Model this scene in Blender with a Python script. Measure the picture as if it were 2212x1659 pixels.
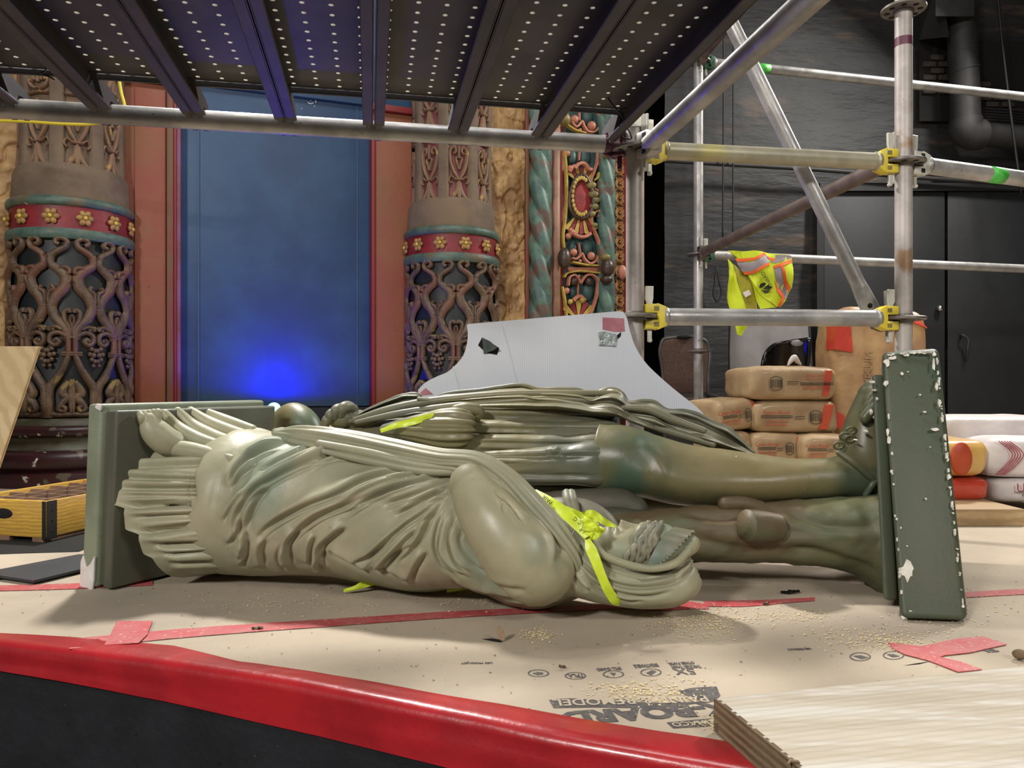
import bpy, bmesh, math, random
import numpy as np
from mathutils import Vector, Matrix
random.seed(4)
rng = np.random.default_rng(4)
for o in list(bpy.data.objects):
    bpy.data.objects.remove(o)
scene = bpy.context.scene
COL = scene.collection

# ---------------------------------------------------------------- camera
F, U0, V0, H = 1660.0, 1106.0, 829.5, 0.45      # focal length in px, principal point, lens height above the stage
cam = bpy.data.cameras.new('camera')
cam.sensor_fit = 'HORIZONTAL'; cam.sensor_width = 36.0
cam.lens = F / 2212.0 * 36.0
cam.clip_start = 0.02
camo = bpy.data.objects.new('camera', cam); COL.objects.link(camo)
camo.location = (0, 0, H); camo.rotation_euler = (math.radians(90), 0, 0)
scene.camera = camo
scene.view_settings.view_transform = 'Standard'
scene.view_settings.look = 'None'
scene.view_settings.gamma = 1.0
scene.view_settings.use_curve_mapping = False
scene.view_settings.exposure = 0.0

# ---------------------------------------------------------------- light
w = bpy.data.worlds.new('world'); scene.world = w; w.use_nodes = True
w.node_tree.nodes['Background'].inputs[0].default_value = (1.0, 0.96, 0.92, 1)
w.node_tree.nodes['Background'].inputs[1].default_value = 0.06

def area(name, loc, target, size, power, col=(1, .95, .88), spread=180):
    l = bpy.data.lights.new(name, 'AREA'); l.shape = 'RECTANGLE'
    l.size, l.size_y = size; l.energy = power; l.color = col; l.spread = math.radians(spread)
    o = bpy.data.objects.new(name, l); COL.objects.link(o); o.location = loc
    d = Vector(target) - Vector(loc)
    o.rotation_euler = d.to_track_quat('-Z', 'Y').to_euler()
    return o
# house work lights hung over the auditorium, a rig over the stage, a flood on the right
area('house_work_light', (-2.4, -2.3, 2.5), (0.1, 1.9, 0.3), (0.5, 0.4), 155, (1, .965, .92))
area('house_fill_light', (2.3, -2.0, 2.7), (0.7, 2.4, 0.5), (0.9, 0.6), 75, (1, .965, .92))
area('stage_rig_light', (-1.15, 3.3, 3.0), (0.0, 1.6, 0), (0.3, 0.25), 50, (1, .965, .92), 95)
area('stage_side_flood', (3.4, 4.2, 3.3), (1.2, 2.6, 0.2), (0.5, 0.4), 155, (1, .96, .9))
area('overhead_light', (-0.3, 1.3, 4.6), (-0.3, 1.6, 0), (2.0, 1.6), 110, (1, .97, .93))

# ---------------------------------------------------------------- helpers
def P(u, v, Y):
    return Vector(((u - U0) / F * Y, Y, H - (v - V0) / F * Y))
def G(u, v, z=0.0):
    return P(u, v, (H - z) * F / (v - V0))
def PZ(u, v, z):
    return P(u, v, (z - H) * F / (V0 - v))
def proj(V):
    V = np.asarray(V)
    Y = np.maximum(V[:, 1], .05)
    return U0 + F * V[:, 0] / Y, V0 + F * (H - V[:, 2]) / Y
def lin(c):
    c = np.array(c, float) / 255.0
    c = np.where(c <= .04045, c / 12.92, ((c + .055) / 1.055) ** 2.4)
    return (float(c[0]), float(c[1]), float(c[2]), 1.0)

_MD, _MC = {}, {}
def mdef(name, c1, c2=None, **k):
    _MD[name] = (c1, c2, k)
def MAT(name):
    if name in _MC: return _MC[name]
    c1, c2, k = _MD[name]
    m = bpy.data.materials.new(name); m.use_nodes = True
    nt = m.node_tree; N = nt.nodes; L = nt.links
    b = N['Principled BSDF']
    b.inputs['Roughness'].default_value = k.get('rough', .6)
    b.inputs['Metallic'].default_value = k.get('metal', 0)
    if 'spec' in k: b.inputs['Specular IOR Level'].default_value = k['spec']
    if 'coat' in k:
        b.inputs['Coat Weight'].default_value = k['coat']; b.inputs['Coat Roughness'].default_value = k.get('coatr', .15)
    tc = N.new('ShaderNodeTexCoord'); mp = N.new('ShaderNodeMapping')
    L.new(tc.outputs['Object'], mp.inputs[0]); mp.inputs['Scale'].default_value = k.get('stretch', (1, 1, 1))
    if 'rot' in k: mp.inputs['Rotation'].default_value = k['rot']
    def noise(sc, det=5, ro=.55, dist=0.0):
        n = N.new('ShaderNodeTexNoise'); n.inputs['Scale'].default_value = sc; n.inputs['Detail'].default_value = det
        n.inputs['Roughness'].default_value = ro; n.inputs['Distortion'].default_value = dist
        L.new(mp.outputs[0], n.inputs['Vector']); return n.outputs['Fac']
    def ramp(src, a, bb):
        r = N.new('ShaderNodeMapRange'); r.interpolation_type = 'SMOOTHSTEP'
        r.inputs['From Min'].default_value = a; r.inputs['From Max'].default_value = bb
        L.new(src, r.inputs['Value']); return r.outputs[0]
    def mix(fac, A, B):
        x = N.new('ShaderNodeMix'); x.data_type = 'RGBA'
        L.new(fac, x.inputs['Factor'])
        for s, v in ((6, A), (7, B)):
            if isinstance(v, tuple): x.inputs[s].default_value = v
            else: L.new(v, x.inputs[s])
        return x.outputs[2]
    col = lin(c1)
    if c2 is not None:
        col = mix(ramp(noise(k.get('sc', 6), k.get('det', 5), .6, k.get('dist', 0)), k.get('lo', .35), k.get('hi', .65)), col, lin(c2))
    if 'c3' in k:
        col = mix(ramp(noise(k.get('sc3', 2.3), 4), k.get('lo3', .5), k.get('hi3', .65)), col, lin(k['c3']))
    for i in ('spot', 'spot2'):
        if i in k:
            sc_, th, cc = k[i]
            col = mix(ramp(noise(sc_, 3, .5), th, th + .03), col, lin(cc))
    if k.get('wood'):
        wv = N.new('ShaderNodeTexWave'); wv.wave_type = 'BANDS'; wv.bands_direction = k.get('wdir', 'X')
        wv.inputs['Scale'].default_value = k['wood'][0]; wv.inputs['Distortion'].default_value = k['wood'][1]
        wv.inputs['Detail'].default_value = 3; wv.inputs['Detail Scale'].default_value = k['wood'][2]
        L.new(mp.outputs[0], wv.inputs['Vector'])
        col = mix(ramp(wv.outputs['Fac'], .2, .9), col, lin(k['wood'][3]))
    if isinstance(col, tuple): b.inputs['Base Color'].default_value = col
    else: L.new(col, b.inputs['Base Color'])
    if 'rvar' in k:
        r = N.new('ShaderNodeMapRange'); L.new(noise(k.get('rsc', 12), 4), r.inputs['Value'])
        r.inputs['To Min'].default_value = k['rvar'][0]; r.inputs['To Max'].default_value = k['rvar'][1]
        r.inputs['From Min'].default_value = .3; r.inputs['From Max'].default_value = .7
        L.new(r.outputs[0], b.inputs['Roughness'])
    if k.get('bump'):
        bp = N.new('ShaderNodeBump'); bp.inputs['Strength'].default_value = k['bump']; bp.inputs['Distance'].default_value = k.get('bd', .004)
        L.new(noise(k.get('bsc', 90), k.get('bdet', 4)), bp.inputs['Height']); L.new(bp.outputs[0], b.inputs['Normal'])
    if 'emit' in k:
        b.inputs['Emission Color'].default_value = lin(k['emit'][0]); b.inputs['Emission Strength'].default_value = k['emit'][1]
    if 'trans' in k: b.inputs['Alpha'].default_value = k['trans']
    if 'sss' in k: b.inputs['Transmission Weight'].default_value = k['sss']
    _MC[name] = m
    return m

def link(name, me, parent=None, M=None):
    o = bpy.data.objects.new(name, me); COL.objects.link(o)
    if parent is not None:
        o.parent = parent
        o.matrix_parent_inverse = Matrix.Translation(-parent['_base'] if False else -Vector(BASE.get(parent.name, (0, 0, 0))))
    if M is not None: o.matrix_basis = M
    return o
BASE = {}
def mk(name, V, Fc, mat, parent=None, smooth=False, M=None, sharp=None):
    me = bpy.data.meshes.new(name)
    V = np.asarray(V, float)
    me.from_pydata(V.tolist(), [], [tuple(int(i) for i in f) for f in Fc])
    me.update()
    if mat: me.materials.append(MAT(mat))
    if smooth:
        me.polygons.foreach_set('use_smooth', [True] * len(me.polygons))
        if sharp: me.set_sharp_from_angle(angle=math.radians(sharp))
    return link(name, me, parent, M)
def tag(o, label, cat, group=None):
    o['label'] = label; o['category'] = cat
    if group: o['group'] = group
    return o
def thing(name, label, cat, base, group=None):
    o = bpy.data.objects.new(name, None); COL.objects.link(o); o.location = base
    o.empty_display_size = .05
    BASE[o.name] = tuple(base)
    return tag(o, label, cat, group)
def struct(o):
    o['kind'] = 'structure'; return o
def structroot(name, base=(0, 0, 0)):
    o = bpy.data.objects.new(name, None); COL.objects.link(o); o.location = base; BASE[o.name] = tuple(base)
    return struct(o)

class MB:
    def __init__(s): s.V = []; s.F = []; s.n = 0
    def add(s, VF):
        V, Fc = VF; V = np.asarray(V, float)
        s.V.append(V); s.F += [tuple(int(i) + s.n for i in f) for f in Fc]; s.n += len(V); return s
    def build(s, name, mat, parent=None, smooth=True, M=None, sharp=40):
        return mk(name, np.vstack(s.V), s.F, mat, parent, smooth, M, sharp)

def box(c, size, R=None):
    c = np.array(c, float); h = np.array(size, float) / 2
    V = np.array([(x, y, z) for x in (-1, 1) for y in (-1, 1) for z in (-1, 1)], float) * h
    if R is not None: V = V @ np.array(R.to_3x3()).T
    return V + c, [(0, 1, 3, 2), (4, 6, 7, 5), (0, 4, 5, 1), (2, 3, 7, 6), (0, 2, 6, 4), (1, 5, 7, 3)]
def hexa(p):      # eight corners: bottom ring of four, top ring of four
    return np.array([tuple(q) for q in p], float), [(3, 2, 1, 0), (4, 5, 6, 7), (0, 1, 5, 4), (1, 2, 6, 5), (2, 3, 7, 6), (3, 0, 4, 7)]
def bevel(VF, w, seg=2):
    bm = bmesh.new(); vs = [bm.verts.new(tuple(v)) for v in VF[0]]
    for f in VF[1]:
        try: bm.faces.new([vs[i] for i in f])
        except ValueError: pass
    bmesh.ops.recalc_face_normals(bm, faces=bm.faces)
    bmesh.ops.bevel(bm, geom=list(bm.edges), offset=w, segments=seg, affect='EDGES', profile=.5)
    bm.verts.index_update()
    V = np.array([tuple(v.co) for v in bm.verts]); Fc = [tuple(v.index for v in f.verts) for f in bm.faces]
    bm.free(); return V, Fc
def rbox(c, size, b=.004, R=None, seg=2):
    return bevel(box(c, size, R), b, seg)
def grid(A, cu=False, cv=False):
    m, n = A.shape[:2]; V = A.reshape(-1, 3); Fc = []
    for i in range(m if cu else m - 1):
        a = i * n; b = ((i + 1) % m) * n
        for j in range(n if cv else n - 1):
            k = (j + 1) % n
            Fc.append((a + j, b + j, b + k, a + k))
    return V, Fc
def spl(pts, n):
    """Catmull-Rom through rows of pts, n samples spread by chord length of the first three columns."""
    p = np.array([tuple(q) for q in pts], float)
    if len(p) < 3:
        t = np.linspace(0, 1, n)[:, None]; return p[0] * (1 - t) + p[-1] * t
    d = np.r_[0, np.cumsum(np.maximum(np.linalg.norm(np.diff(p, axis=0), axis=1), 1e-9))]
    T = np.zeros_like(p)
    h = np.diff(d)[:, None]; s = np.diff(p, axis=0) / h
    T[1:-1] = (s[:-1] * h[1:] + s[1:] * h[:-1]) / (h[1:] + h[:-1])
    T[0] = s[0]; T[-1] = s[-1]
    t = np.linspace(0, d[-1], n); i = np.clip(np.searchsorted(d, t, 'right') - 1, 0, len(p) - 2)
    hh = (d[i + 1] - d[i])[:, None]; x = ((t - d[i])[:, None]) / hh
    h00 = 2 * x**3 - 3 * x**2 + 1; h10 = x**3 - 2 * x**2 + x; h01 = -2 * x**3 + 3 * x**2; h11 = x**3 - x**2
    return h00 * p[i] + h10 * hh * T[i] + h01 * p[i + 1] + h11 * hh * T[i + 1]
def frames(C, up=None):
    C = np.asarray(C, float); T = np.gradient(C, axis=0); T /= np.maximum(np.linalg.norm(T, axis=1, keepdims=True), 1e-12)
    n = len(C); A = np.zeros_like(C)
    if up is not None:
        u = np.array(up, float); u = np.broadcast_to(u, C.shape)
        A = u - (u * T).sum(1, keepdims=True) * T
        A /= np.maximum(np.linalg.norm(A, axis=1, keepdims=True), 1e-9)
    else:
        a = np.cross(T[0], (0, 0, 1.0)); 
        if np.linalg.norm(a) < .1: a = np.cross(T[0], (0, 1.0, 0))
        A[0] = a / np.linalg.norm(a)
        for i in range(1, n):
            a = A[i - 1] - A[i - 1].dot(T[i]) * T[i]; A[i] = a / max(np.linalg.norm(a), 1e-9)
    return T, A, np.cross(T, A)
def tube(pts, r, seg=12, n=None, cap=True, up=None, flat=1.0, rnd=False):
    """Round (or flattened) tube along pts; rnd adds domed ends."""
    C = spl(pts, n) if n else np.array([tuple(q) for q in pts], float)
    R = np.full(len(C), r, float) if np.isscalar(r) else (np.interp(np.linspace(0, 1, len(C)), np.linspace(0, 1, len(r)), r))
    if rnd:
        T0 = C[0] - C[1]; T0 /= np.linalg.norm(T0); T1 = C[-1] - C[-2]; T1 /= np.linalg.norm(T1)
        k = np.radians([82, 60, 35, 12]); k2 = k[::-1]
        C = np.vstack([C[0] + T0 * R[0] * np.sin(k)[:, None], C, C[-1] + T1 * R[-1] * np.sin(k2)[:, None]])
        R = np.r_[R[0] * np.cos(k), R, R[-1] * np.cos(k2)]
    T, A, B = frames(C, up)
    th = np.linspace(0, 2 * np.pi, seg, endpoint=False)
    ring = C[:, None, :] + R[:, None, None] * (np.cos(th)[None, :, None] * A[:, None, :] * flat + np.sin(th)[None, :, None] * B[:, None, :])
    V, Fc = grid(ring, False, True)
    if cap:
        Fc.append(tuple(range(seg))); o = (len(C) - 1) * seg; Fc.append(tuple(o + i for i in reversed(range(seg))))
    return V, Fc
def lathe(prof, seg=48, c=(0, 0, 0), a0=0, a1=2 * np.pi):
    full = abs(a1 - a0 - 2 * np.pi) < 1e-6
    th = np.linspace(a0, a1, seg, endpoint=not full); p = np.array(prof, float)
    A = np.zeros((len(p), len(th), 3))
    A[..., 0] = p[:, 0:1] * np.cos(th) + c[0]; A[..., 1] = p[:, 0:1] * np.sin(th) + c[1]; A[..., 2] = p[:, 1:2] + c[2]
    V, Fc = grid(A, False, full); return V, [f[::-1] for f in Fc]
def prism(pts, o, ax, ay, t):
    """Outline in the plane (o, ax, ay), thickness t along ax x ay (centred)."""
    o, ax, ay = (np.array(tuple(q), float) for q in (o, ax, ay)); nz = np.cross(ax, ay); nz /= np.linalg.norm(nz)
    p = np.array(pts, float); B = o + p[:, :1] * ax + p[:, 1:2] * ay; n = len(p)
    V = np.vstack([B - nz * t / 2, B + nz * t / 2])
    return V, [tuple(reversed(range(n))), tuple(range(n, 2 * n))] + [(i, (i + 1) % n, n + (i + 1) % n, n + i) for i in range(n)]
def ball(c, r, seg=12, rings=8, sq=(1, 1, 1)):
    th = np.linspace(0, np.pi, rings + 1)[:, None]; ph = np.linspace(0, 2 * np.pi, seg, endpoint=False)[None, :]
    A = np.stack([np.sin(th) * np.cos(ph), np.sin(th) * np.sin(ph), np.cos(th) * np.ones_like(ph)], -1)
    A[0, :, :2] *= 0; r3 = np.array(sq, float) * r
    V, Fc = grid(A * r3 + np.array(tuple(c), float), False, True); return V, [f[::-1] for f in Fc]
def stroke(pts2, w, h, surf, n=None, prof=((-1, 0), (-.85, .55), (-.4, .9), (0, 1), (.4, .9), (.85, .55), (1, 0)), taper=True):
    """Raised moulded strip laid on a surface: surf(x, y) -> point, normal (arrays)."""
    c = spl(pts2, n or max(6, 5 * len(pts2))); t = np.gradient(c, axis=0); t /= np.maximum(np.linalg.norm(t, axis=1, keepdims=True), 1e-9)
    nn = np.c_[-t[:, 1], t[:, 0]]
    W = np.full(len(c), w, float) if np.isscalar(w) else np.interp(np.linspace(0, 1, len(c)), np.linspace(0, 1, len(w)), w)
    rows = []
    for a, b in prof:
        q = c + nn * (W * a)[:, None]; Pp, Nn = surf(q[:, 0], q[:, 1]); rows.append(Pp + Nn * (b * h))
    A = np.stack(rows, 1); V, Fc = grid(A)
    k = len(prof); Fc.append(tuple(range(k))); o = (len(c) - 1) * k; Fc.append(tuple(o + i for i in reversed(range(k))))
    return V, Fc
def mirror2(p): return [(-x, y) for x, y in p]
# value noise on arrays
_G = rng.random((64, 64, 64))
def vnoise(x, y, z):
    x, y, z = (np.asarray(a, float) for a in np.broadcast_arrays(x, y, z))
    xi, yi, zi = (np.floor(a).astype(int) for a in (x, y, z)); fx, fy, fz = x - xi, y - yi, z - zi
    fx, fy, fz = (f * f * (3 - 2 * f) for f in (fx, fy, fz)); r = 0
    for a in (0, 1):
        for b in (0, 1):
            for c in (0, 1):
                r = r + _G[(xi + a) % 64, (yi + b) % 64, (zi + c) % 64] * (fx if a else 1 - fx) * (fy if b else 1 - fy) * (fz if c else 1 - fz)
    return r - .5
def fbm(x, y, z, o=4):
    s = 0; a = 1.0
    for i in range(o):
        s = s + a * vnoise(x * 2**i + 7.3 * i, y * 2**i + 3.1 * i, z * 2**i); a *= .5
    return s
def text(body, size, mat, parent, Mx, name='lettering', ext=.0004, bold=0.0, sx=1.0):
    cu = bpy.data.curves.new('txt', 'FONT'); cu.body = body; cu.size = size; cu.extrude = ext; cu.offset = bold
    cu.align_x = 'CENTER'; cu.align_y = 'CENTER'; cu.resolution_u = 3
    t = bpy.data.objects.new('txt', cu); COL.objects.link(t)
    dg = bpy.context.evaluated_depsgraph_get(); me = bpy.data.meshes.new_from_object(t.evaluated_get(dg))
    bpy.data.objects.remove(t); bpy.data.curves.remove(cu)
    me.materials.clear(); me.materials.append(MAT(mat)); me.name = name
    return link(name, me, parent, Mx @ Matrix.Diagonal((sx, 1, 1, 1)))
def basis(o, x, y):
    x = Vector(x).normalized(); y = Vector(y); z = x.cross(y).normalized(); y = z.cross(x)
    return Matrix.Translation(Vector(o)) @ Matrix((x, y, z)).transposed().to_4x4()
# ---------------------------------------------------------------- materials
mdef('paper', (184, 170, 149), (170, 156, 137), sc=2.2, rough=.85, c3=(152, 142, 129), sc3=1.6, lo3=.48, hi3=.74, bump=.25, bsc=35, bd=.004, spot=(95, .73, (150, 132, 108)), spot2=(160, .76, (122, 108, 92)))
mdef('ink', (74, 71, 72), (96, 90, 86), sc=60, rough=.8, spot=(220, .66, (170, 157, 138)))
mdef('tear_dark', (22, 18, 15), rough=1)
mdef('stage_black', (24, 25, 29), (33, 34, 38), sc=9, rough=.55, bump=.5, bsc=45, bd=.003, spot=(60, .74, (70, 70, 74)))
mdef('red_tape', (176, 34, 40), (152, 28, 36), sc=7, rough=.34, coat=.4, bump=.25, bsc=28, bd=.006, stretch=(1, 1, 1))
mdef('red_tape_floor', (182, 72, 76), (182, 98, 96), sc=22, rough=.5, bump=.2, bsc=80, spot=(120, .63, (200, 150, 138)))
mdef('blue_paint', (40, 74, 108), (33, 60, 94), sc=3, rough=.5, bump=.25, bsc=26, bd=.003, spot=(70, .76, (70, 100, 135)))
mdef('blue_dark', (20, 26, 46), (12, 16, 30), sc=8, rough=.6)
mdef('jamb_red', (128, 74, 48), (128, 62, 46), sc=3.2, rough=.6, c3=(120, 74, 44), bump=.4, bsc=35, bd=.004, spot=(48, .72, (92, 40, 30)))
mdef('jamb_brown', (100, 74, 46), (112, 54, 44), sc=5, rough=.6)
mdef('jamb_purple', (120, 70, 108), (110, 50, 60), sc=6, rough=.55)
mdef('jamb_crimson', (118, 26, 30), rough=.5)
mdef('gold_plaster', (176, 142, 94), (142, 108, 68), sc=9, rough=.6, c3=(122, 88, 52), sc3=4, bump=.3, bsc=60)
mdef('black_wall', (40, 39, 40), (30, 30, 32), sc=2.5, rough=.62, c3=(74, 60, 51), sc3=3.1, lo3=.54, hi3=.7, bump=.8, bsc=8, bd=.012, stretch=(.6, 1, 2.6), spot=(70, .77, (92, 86, 80)))
mdef('black_door', (31, 33, 36), (26, 27, 30), sc=3, rough=.6, bump=.2, bsc=20)
mdef('deep_black', (9, 9, 10), rough=.9)
mdef('charcoal', (46, 45, 46), (36, 34, 34), sc=6, rough=.6, bump=.3, bsc=25)
mdef('brick_black', (44, 38, 35), (58, 48, 42), sc=12, rough=.85, bump=.5, bsc=60)
mdef('chrome', (190, 190, 190), rough=.25, metal=1)
mdef('cable_black', (16, 16, 17), rough=.6)
mdef('house_floor', (40, 36, 34), (30, 27, 26), sc=4, rough=.8)
mdef('ceiling_black', (30, 30, 32), rough=.9)
mdef('chalk', (210, 215, 220), rough=.9)

# ---------------------------------------------------------------- stage floor, front edge
EDGE = np.array([(-6, 1.9), (-4, 1.78), (-2.2, 1.56), (-1.4, 1.445), (-.897, 1.346), (-.643, 1.277), (-.32, 1.165), (-.067, 1.052), (.113, .972), (.29, .90), (.6, .735), (1, .5), (2, -.1), (4, -1.3), (6, -2.5)])
ED = spl(EDGE, 400)
def edgeY(x): return np.interp(x, ED[:, 0], ED[:, 1])
xs = np.r_[np.linspace(-6, -1.3, 20), np.linspace(-1.25, 1.6, 150), np.linspace(1.7, 6, 20)]
tt = np.r_[np.linspace(0, .25, 80), np.linspace(.26, 1, 30)]
e0 = edgeY(xs)
X = np.repeat(xs[:, None], len(tt), 1); Yg = e0[:, None] + (9.0 - e0[:, None]) * tt[None]
def floor_z(X, Y):
    n = fbm(X * 1.6, Y * 3.2, 0 * X + 1.7, 3)
    k = np.clip((Y - edgeY(X)) / .25, 0, 1) * np.clip((2.6 - Y) / .8, 0, 1)
    return -0.0045 * k * np.clip(n + .35, 0, 1)
Zg = floor_z(X, Yg)
V, Fc = grid(np.stack([X, Yg, Zg], -1))
floor = struct(mk('floor', V, [f for f in Fc], 'paper', None, True))
# front face of the stage: board standing under the rounded lip
rows = []
for dz, dy in ((-.004, 0.0), (-.012, -.006), (-.05, -.007), (-.3, -.006), (-1.05, -.006)):
    rows.append(np.stack([xs, e0 + dy, np.full_like(xs, dz)], -1))
A = np.stack(rows, 1); V, Fc = grid(A)
sf = struct(mk('wall_front', V, Fc, 'stage_black', None, True))
mbh = MB()
for (u, v, r) in ((147, 1562, 5), (293, 1587, 3.5), (762, 1578, 4), (475, 1648, 7), (553, 1630, 2), (160, 1554, 2)):
    Y = 1.1; x = (u - U0) / F * 1.2
    for it in range(6):
        Y = edgeY(x) - .008; x = (u - U0) / F * Y
    p = P(u, v, Y); mbh.add(ball((p.x, p.y + .0005, p.z), r / F * Y, 10, 6, (1, .15, .9)))
mbh.build('screw_hole', 'deep_black', sf)
struct(mk('floor_house', *grid(np.array([[(x, y, -1.05) for y in (-6, 3)] for x in (-8, 8)], float)), 'house_floor'))

# glossy red tape folded over the edge
xt = np.linspace(-2.4, .62, 420); ye = edgeY(xt)
tg = np.gradient(np.c_[xt, ye], axis=0); tg /= np.linalg.norm(tg, axis=1, keepdims=True); nb = np.c_[-tg[:, 1], tg[:, 0]]   # towards the stage
wr = fbm(xt * 5, xt * 0 + 2, xt * 0, 3)
inw = np.interp(xt, [-2.4, -.95, -.6, -.45, -.3, -.1, .15, .3, .62], [.02, .03, .06, .028, .034, .042, .05, .055, .05]) + .008 * wr
dn = np.interp(xt, [-2.4, -.9, -.6, -.3, 0, .3, .62], [.04, .044, .06, .068, .070, .072, .07]) + .006 * fbm(xt * 3, xt * 0 + 9, xt * 0, 2)
rows = []
K = 16
for i in range(K):
    t = i / (K - 1)
    if t < .4:
        a = 1 - t / .4; off = inw * a; z = .0016 + .003 * np.sin(a * 3.1) * np.abs(fbm(xt * 6, xt * 0 + a * 2, xt * 0 + 4, 3))
        if a > .99: z = z * 0 + .0012
    else:
        a = (t - .4) / .6; off = -.0125 - .006 * a + .006 * fbm(xt * 4 + a, xt * 0 + a * 3, xt * 0 + 5, 3) * (1 - a * .6); off = np.where(a < .08, -.004, off); off = np.minimum(off, -.0085 if a > .08 else -.004)
        z = -dn * a + .0012 * (1 - a)
    rows.append(np.stack([xt + nb[:, 0] * off, ye + nb[:, 1] * off, z], -1))
V, Fc = grid(np.stack(rows, 1))
tag(mk('red_tape_edging', V, Fc, 'red_tape', None, True), 'long glossy red tape folded over the curved front edge of the stage', 'tape')

def floor_patch(name, label, pts, mat='red_tape_floor', z=.0016, cat='tape', group=None, wr=.0, subdiv=0):
    """thin strip lying on the floor: outline in photo pixels"""
    q = [G(u, v) for u, v in pts]
    fz = lambda p: float(floor_z(np.array([p.x]), np.array([p.y]))[0])
    V = np.array([(p.x, p.y, z + fz(p)) for p in q] + [(p.x, p.y, z - .0012 + fz(p)) for p in q]); n = len(q)
    Fc = [tuple(range(n)), tuple(range(2 * n - 1, n - 1, -1))] + [(i, n + i, n + (i + 1) % n, (i + 1) % n) for i in range(n)]
    return tag(mk(name, V, Fc, mat), label, cat, group)
def floor_strip(name, label, pts, wpx, z=.002, mat='red_tape_floor', cat='tape'):
    """strip along pixel centre line with pixel half-heights"""
    c = spl(pts, 60); wv = np.interp(np.linspace(0, 1, 60), np.linspace(0, 1, len(wpx)), wpx)
    A = np.zeros((60, 5, 3))
    for i in range(60):
        for j in range(5):
            g = G(c[i, 0], c[i, 1] + wv[i] * (j - 2) / 2)
            A[i, j] = (g.x, g.y, z - .0008 + float(floor_z(np.array([g.x]), np.array([g.y]))[0]) + .0005 * abs(math.sin(i * .7 + j)))
    return tag(mk(name, *grid(A), mat, None, True), label, cat)
floor_strip('red_tape_strip', 'long dusty red tape strip running from the stage edge under the reclining statue', [(150, 1393), (400, 1368), (700, 1345), (900, 1331), (1080, 1321), (1250, 1313), (1400, 1307)], [11, 10, 9, 8, 7, 6, 6])
floor_patch('red_tape_piece', 'short red tape piece crossing the long strip near the stage edge', [(252, 1345), (330, 1344), (318, 1375), (300, 1393), (225, 1398), (240, 1372)], z=.0042)
floor_strip('red_tape_strip', 'dark red tape scrap on the shaded floor beside the hooded head', [(1395, 1312), (1450, 1309), (1500, 1307), (1530, 1310)], [7, 9, 9, 5])
floor_strip('red_tape_strip', 'faded red tape strip in the shadow below the tree-trunk support', [(1520, 1303), (1620, 1302), (1700, 1297), (1760, 1293)], [6, 7, 5, 4], z=.0018)
floor_strip('red_tape_strip', 'red tape strip at the left beside the chipped plinth', [(-60, 1270), (60, 1268), (190, 1264), (330, 1258)], [6, 6, 6, 5])
floor_strip('red_tape_strip', 'red tape strip on the floor right of the green slab', [(2085, 1283), (2150, 1279), (2260, 1273)], [6, 6, 6])
floor_patch('red_tape_cross', 'dusty red tape in a crumpled cross behind the plank', [(1917, 1388), (1990, 1396), (2070, 1379), (2125, 1375), (2175, 1392), (2095, 1410), (2040, 1416), (2030, 1420), (2075, 1430), (2122, 1447), (2070, 1452), (2005, 1427), (1955, 1414), (1930, 1402)], z=.0025)

# ---------------------------------------------------------------- printing on the floor paper
def gz(u, v, z=.0012): g = G(u, v); return Vector((g.x, g.y, z))
def ftext(body, ul, vl, ur, vr, hpx, name='print_lettering', mat='ink', z=.0012, fill=.98, bold=.02):
    """text upside down to the camera: starts at the right pixel (ur) and runs to the left (ul); v is the letters' middle"""
    a = gz(ur, vr, z); b = gz(ul, vl, z); mid = (a + b) / 2
    t = Vector((b.x - a.x, b.y - a.y, 0)); L = t.length; t.normalize(); up = Vector((0, 0, 1)).cross(t)
    um = (ul + ur) / 2; vm = (vl + vr) / 2
    hh = (gz(um, vm - hpx / 2) - gz(um, vm + hpx / 2)).length
    o = text(body, hh * 1.2, mat, floor, basis(mid, t, up), name, .0002, hh * bold)
    w = max((v.co.x for v in o.data.vertices)) - min((v.co.x for v in o.data.vertices))
    Mx = basis(mid, t, up) @ Matrix.Diagonal((fill * L / max(w, 1e-5), 1, 1, 1)); o.matrix_basis = Matrix.Identity(4)
    for vt in o.data.vertices:
        q = Mx @ vt.co; q.z += float(floor_z(np.array([q.x]), np.array([q.y]))[0]) - .0004; vt.co = q
    return o
def fpoly(pts, name, mat='ink', z=.001):
    q = [gz(u, v, z) for u, v in pts]
    for p in q: p.z += float(floor_z(np.array([p.x]), np.array([p.y]))[0]) - .0003
    return mk(name, [tuple(p) for p in q], [tuple(range(len(q)))], mat, floor)
def fring(u, v, ru, rv, name='print_ring', w=.12):
    mb = MB(); n = 28; A = np.zeros((n, 2, 3))
    for i in range(n):
        a = 2 * math.pi * i / n
        for j, k in enumerate((1, 1 - w)):
            g = gz(u + ru * k * math.cos(a), v + rv * k * math.sin(a), .0009); g.z += float(floor_z(np.array([g.x]), np.array([g.y]))[0]); A[i, j] = tuple(g)
    return mk(name, *grid(A, True), 'ink', floor)
fpoly([(1186, 1511), (1230, 1507), (1330, 1513), (1420, 1516), (1530, 1513), (1530, 1509), (1548, 1497), (1548, 1512), (1420, 1528), (1280, 1527), (1196, 1529)], 'print_banner')
ftext('PAINT & REMODEL', 1192, 1518, 1532, 1507, 16, mat='paper', z=.0018)
ftext('X-BOARD', 1205, 1551, 1588, 1525, 29, bold=.06)
fpoly([(1440, 1560), (1552, 1549), (1556, 1566), (1455, 1573)], 'print_banner')
ftext('TRIMACO', 1450, 1566, 1560, 1557, 10, mat='paper', z=.0018)
fpoly([(1462, 1489), (1500, 1482), (1548, 1480), (1556, 1500), (1548, 1508), (1520, 1512), (1490, 1506), (1475, 1496)], 'print_smudge')
for (u, v) in ((1163, 1452), (1243, 1457), (1325, 1453), (1406, 1449)): fring(u, v, 23, 8)
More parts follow.
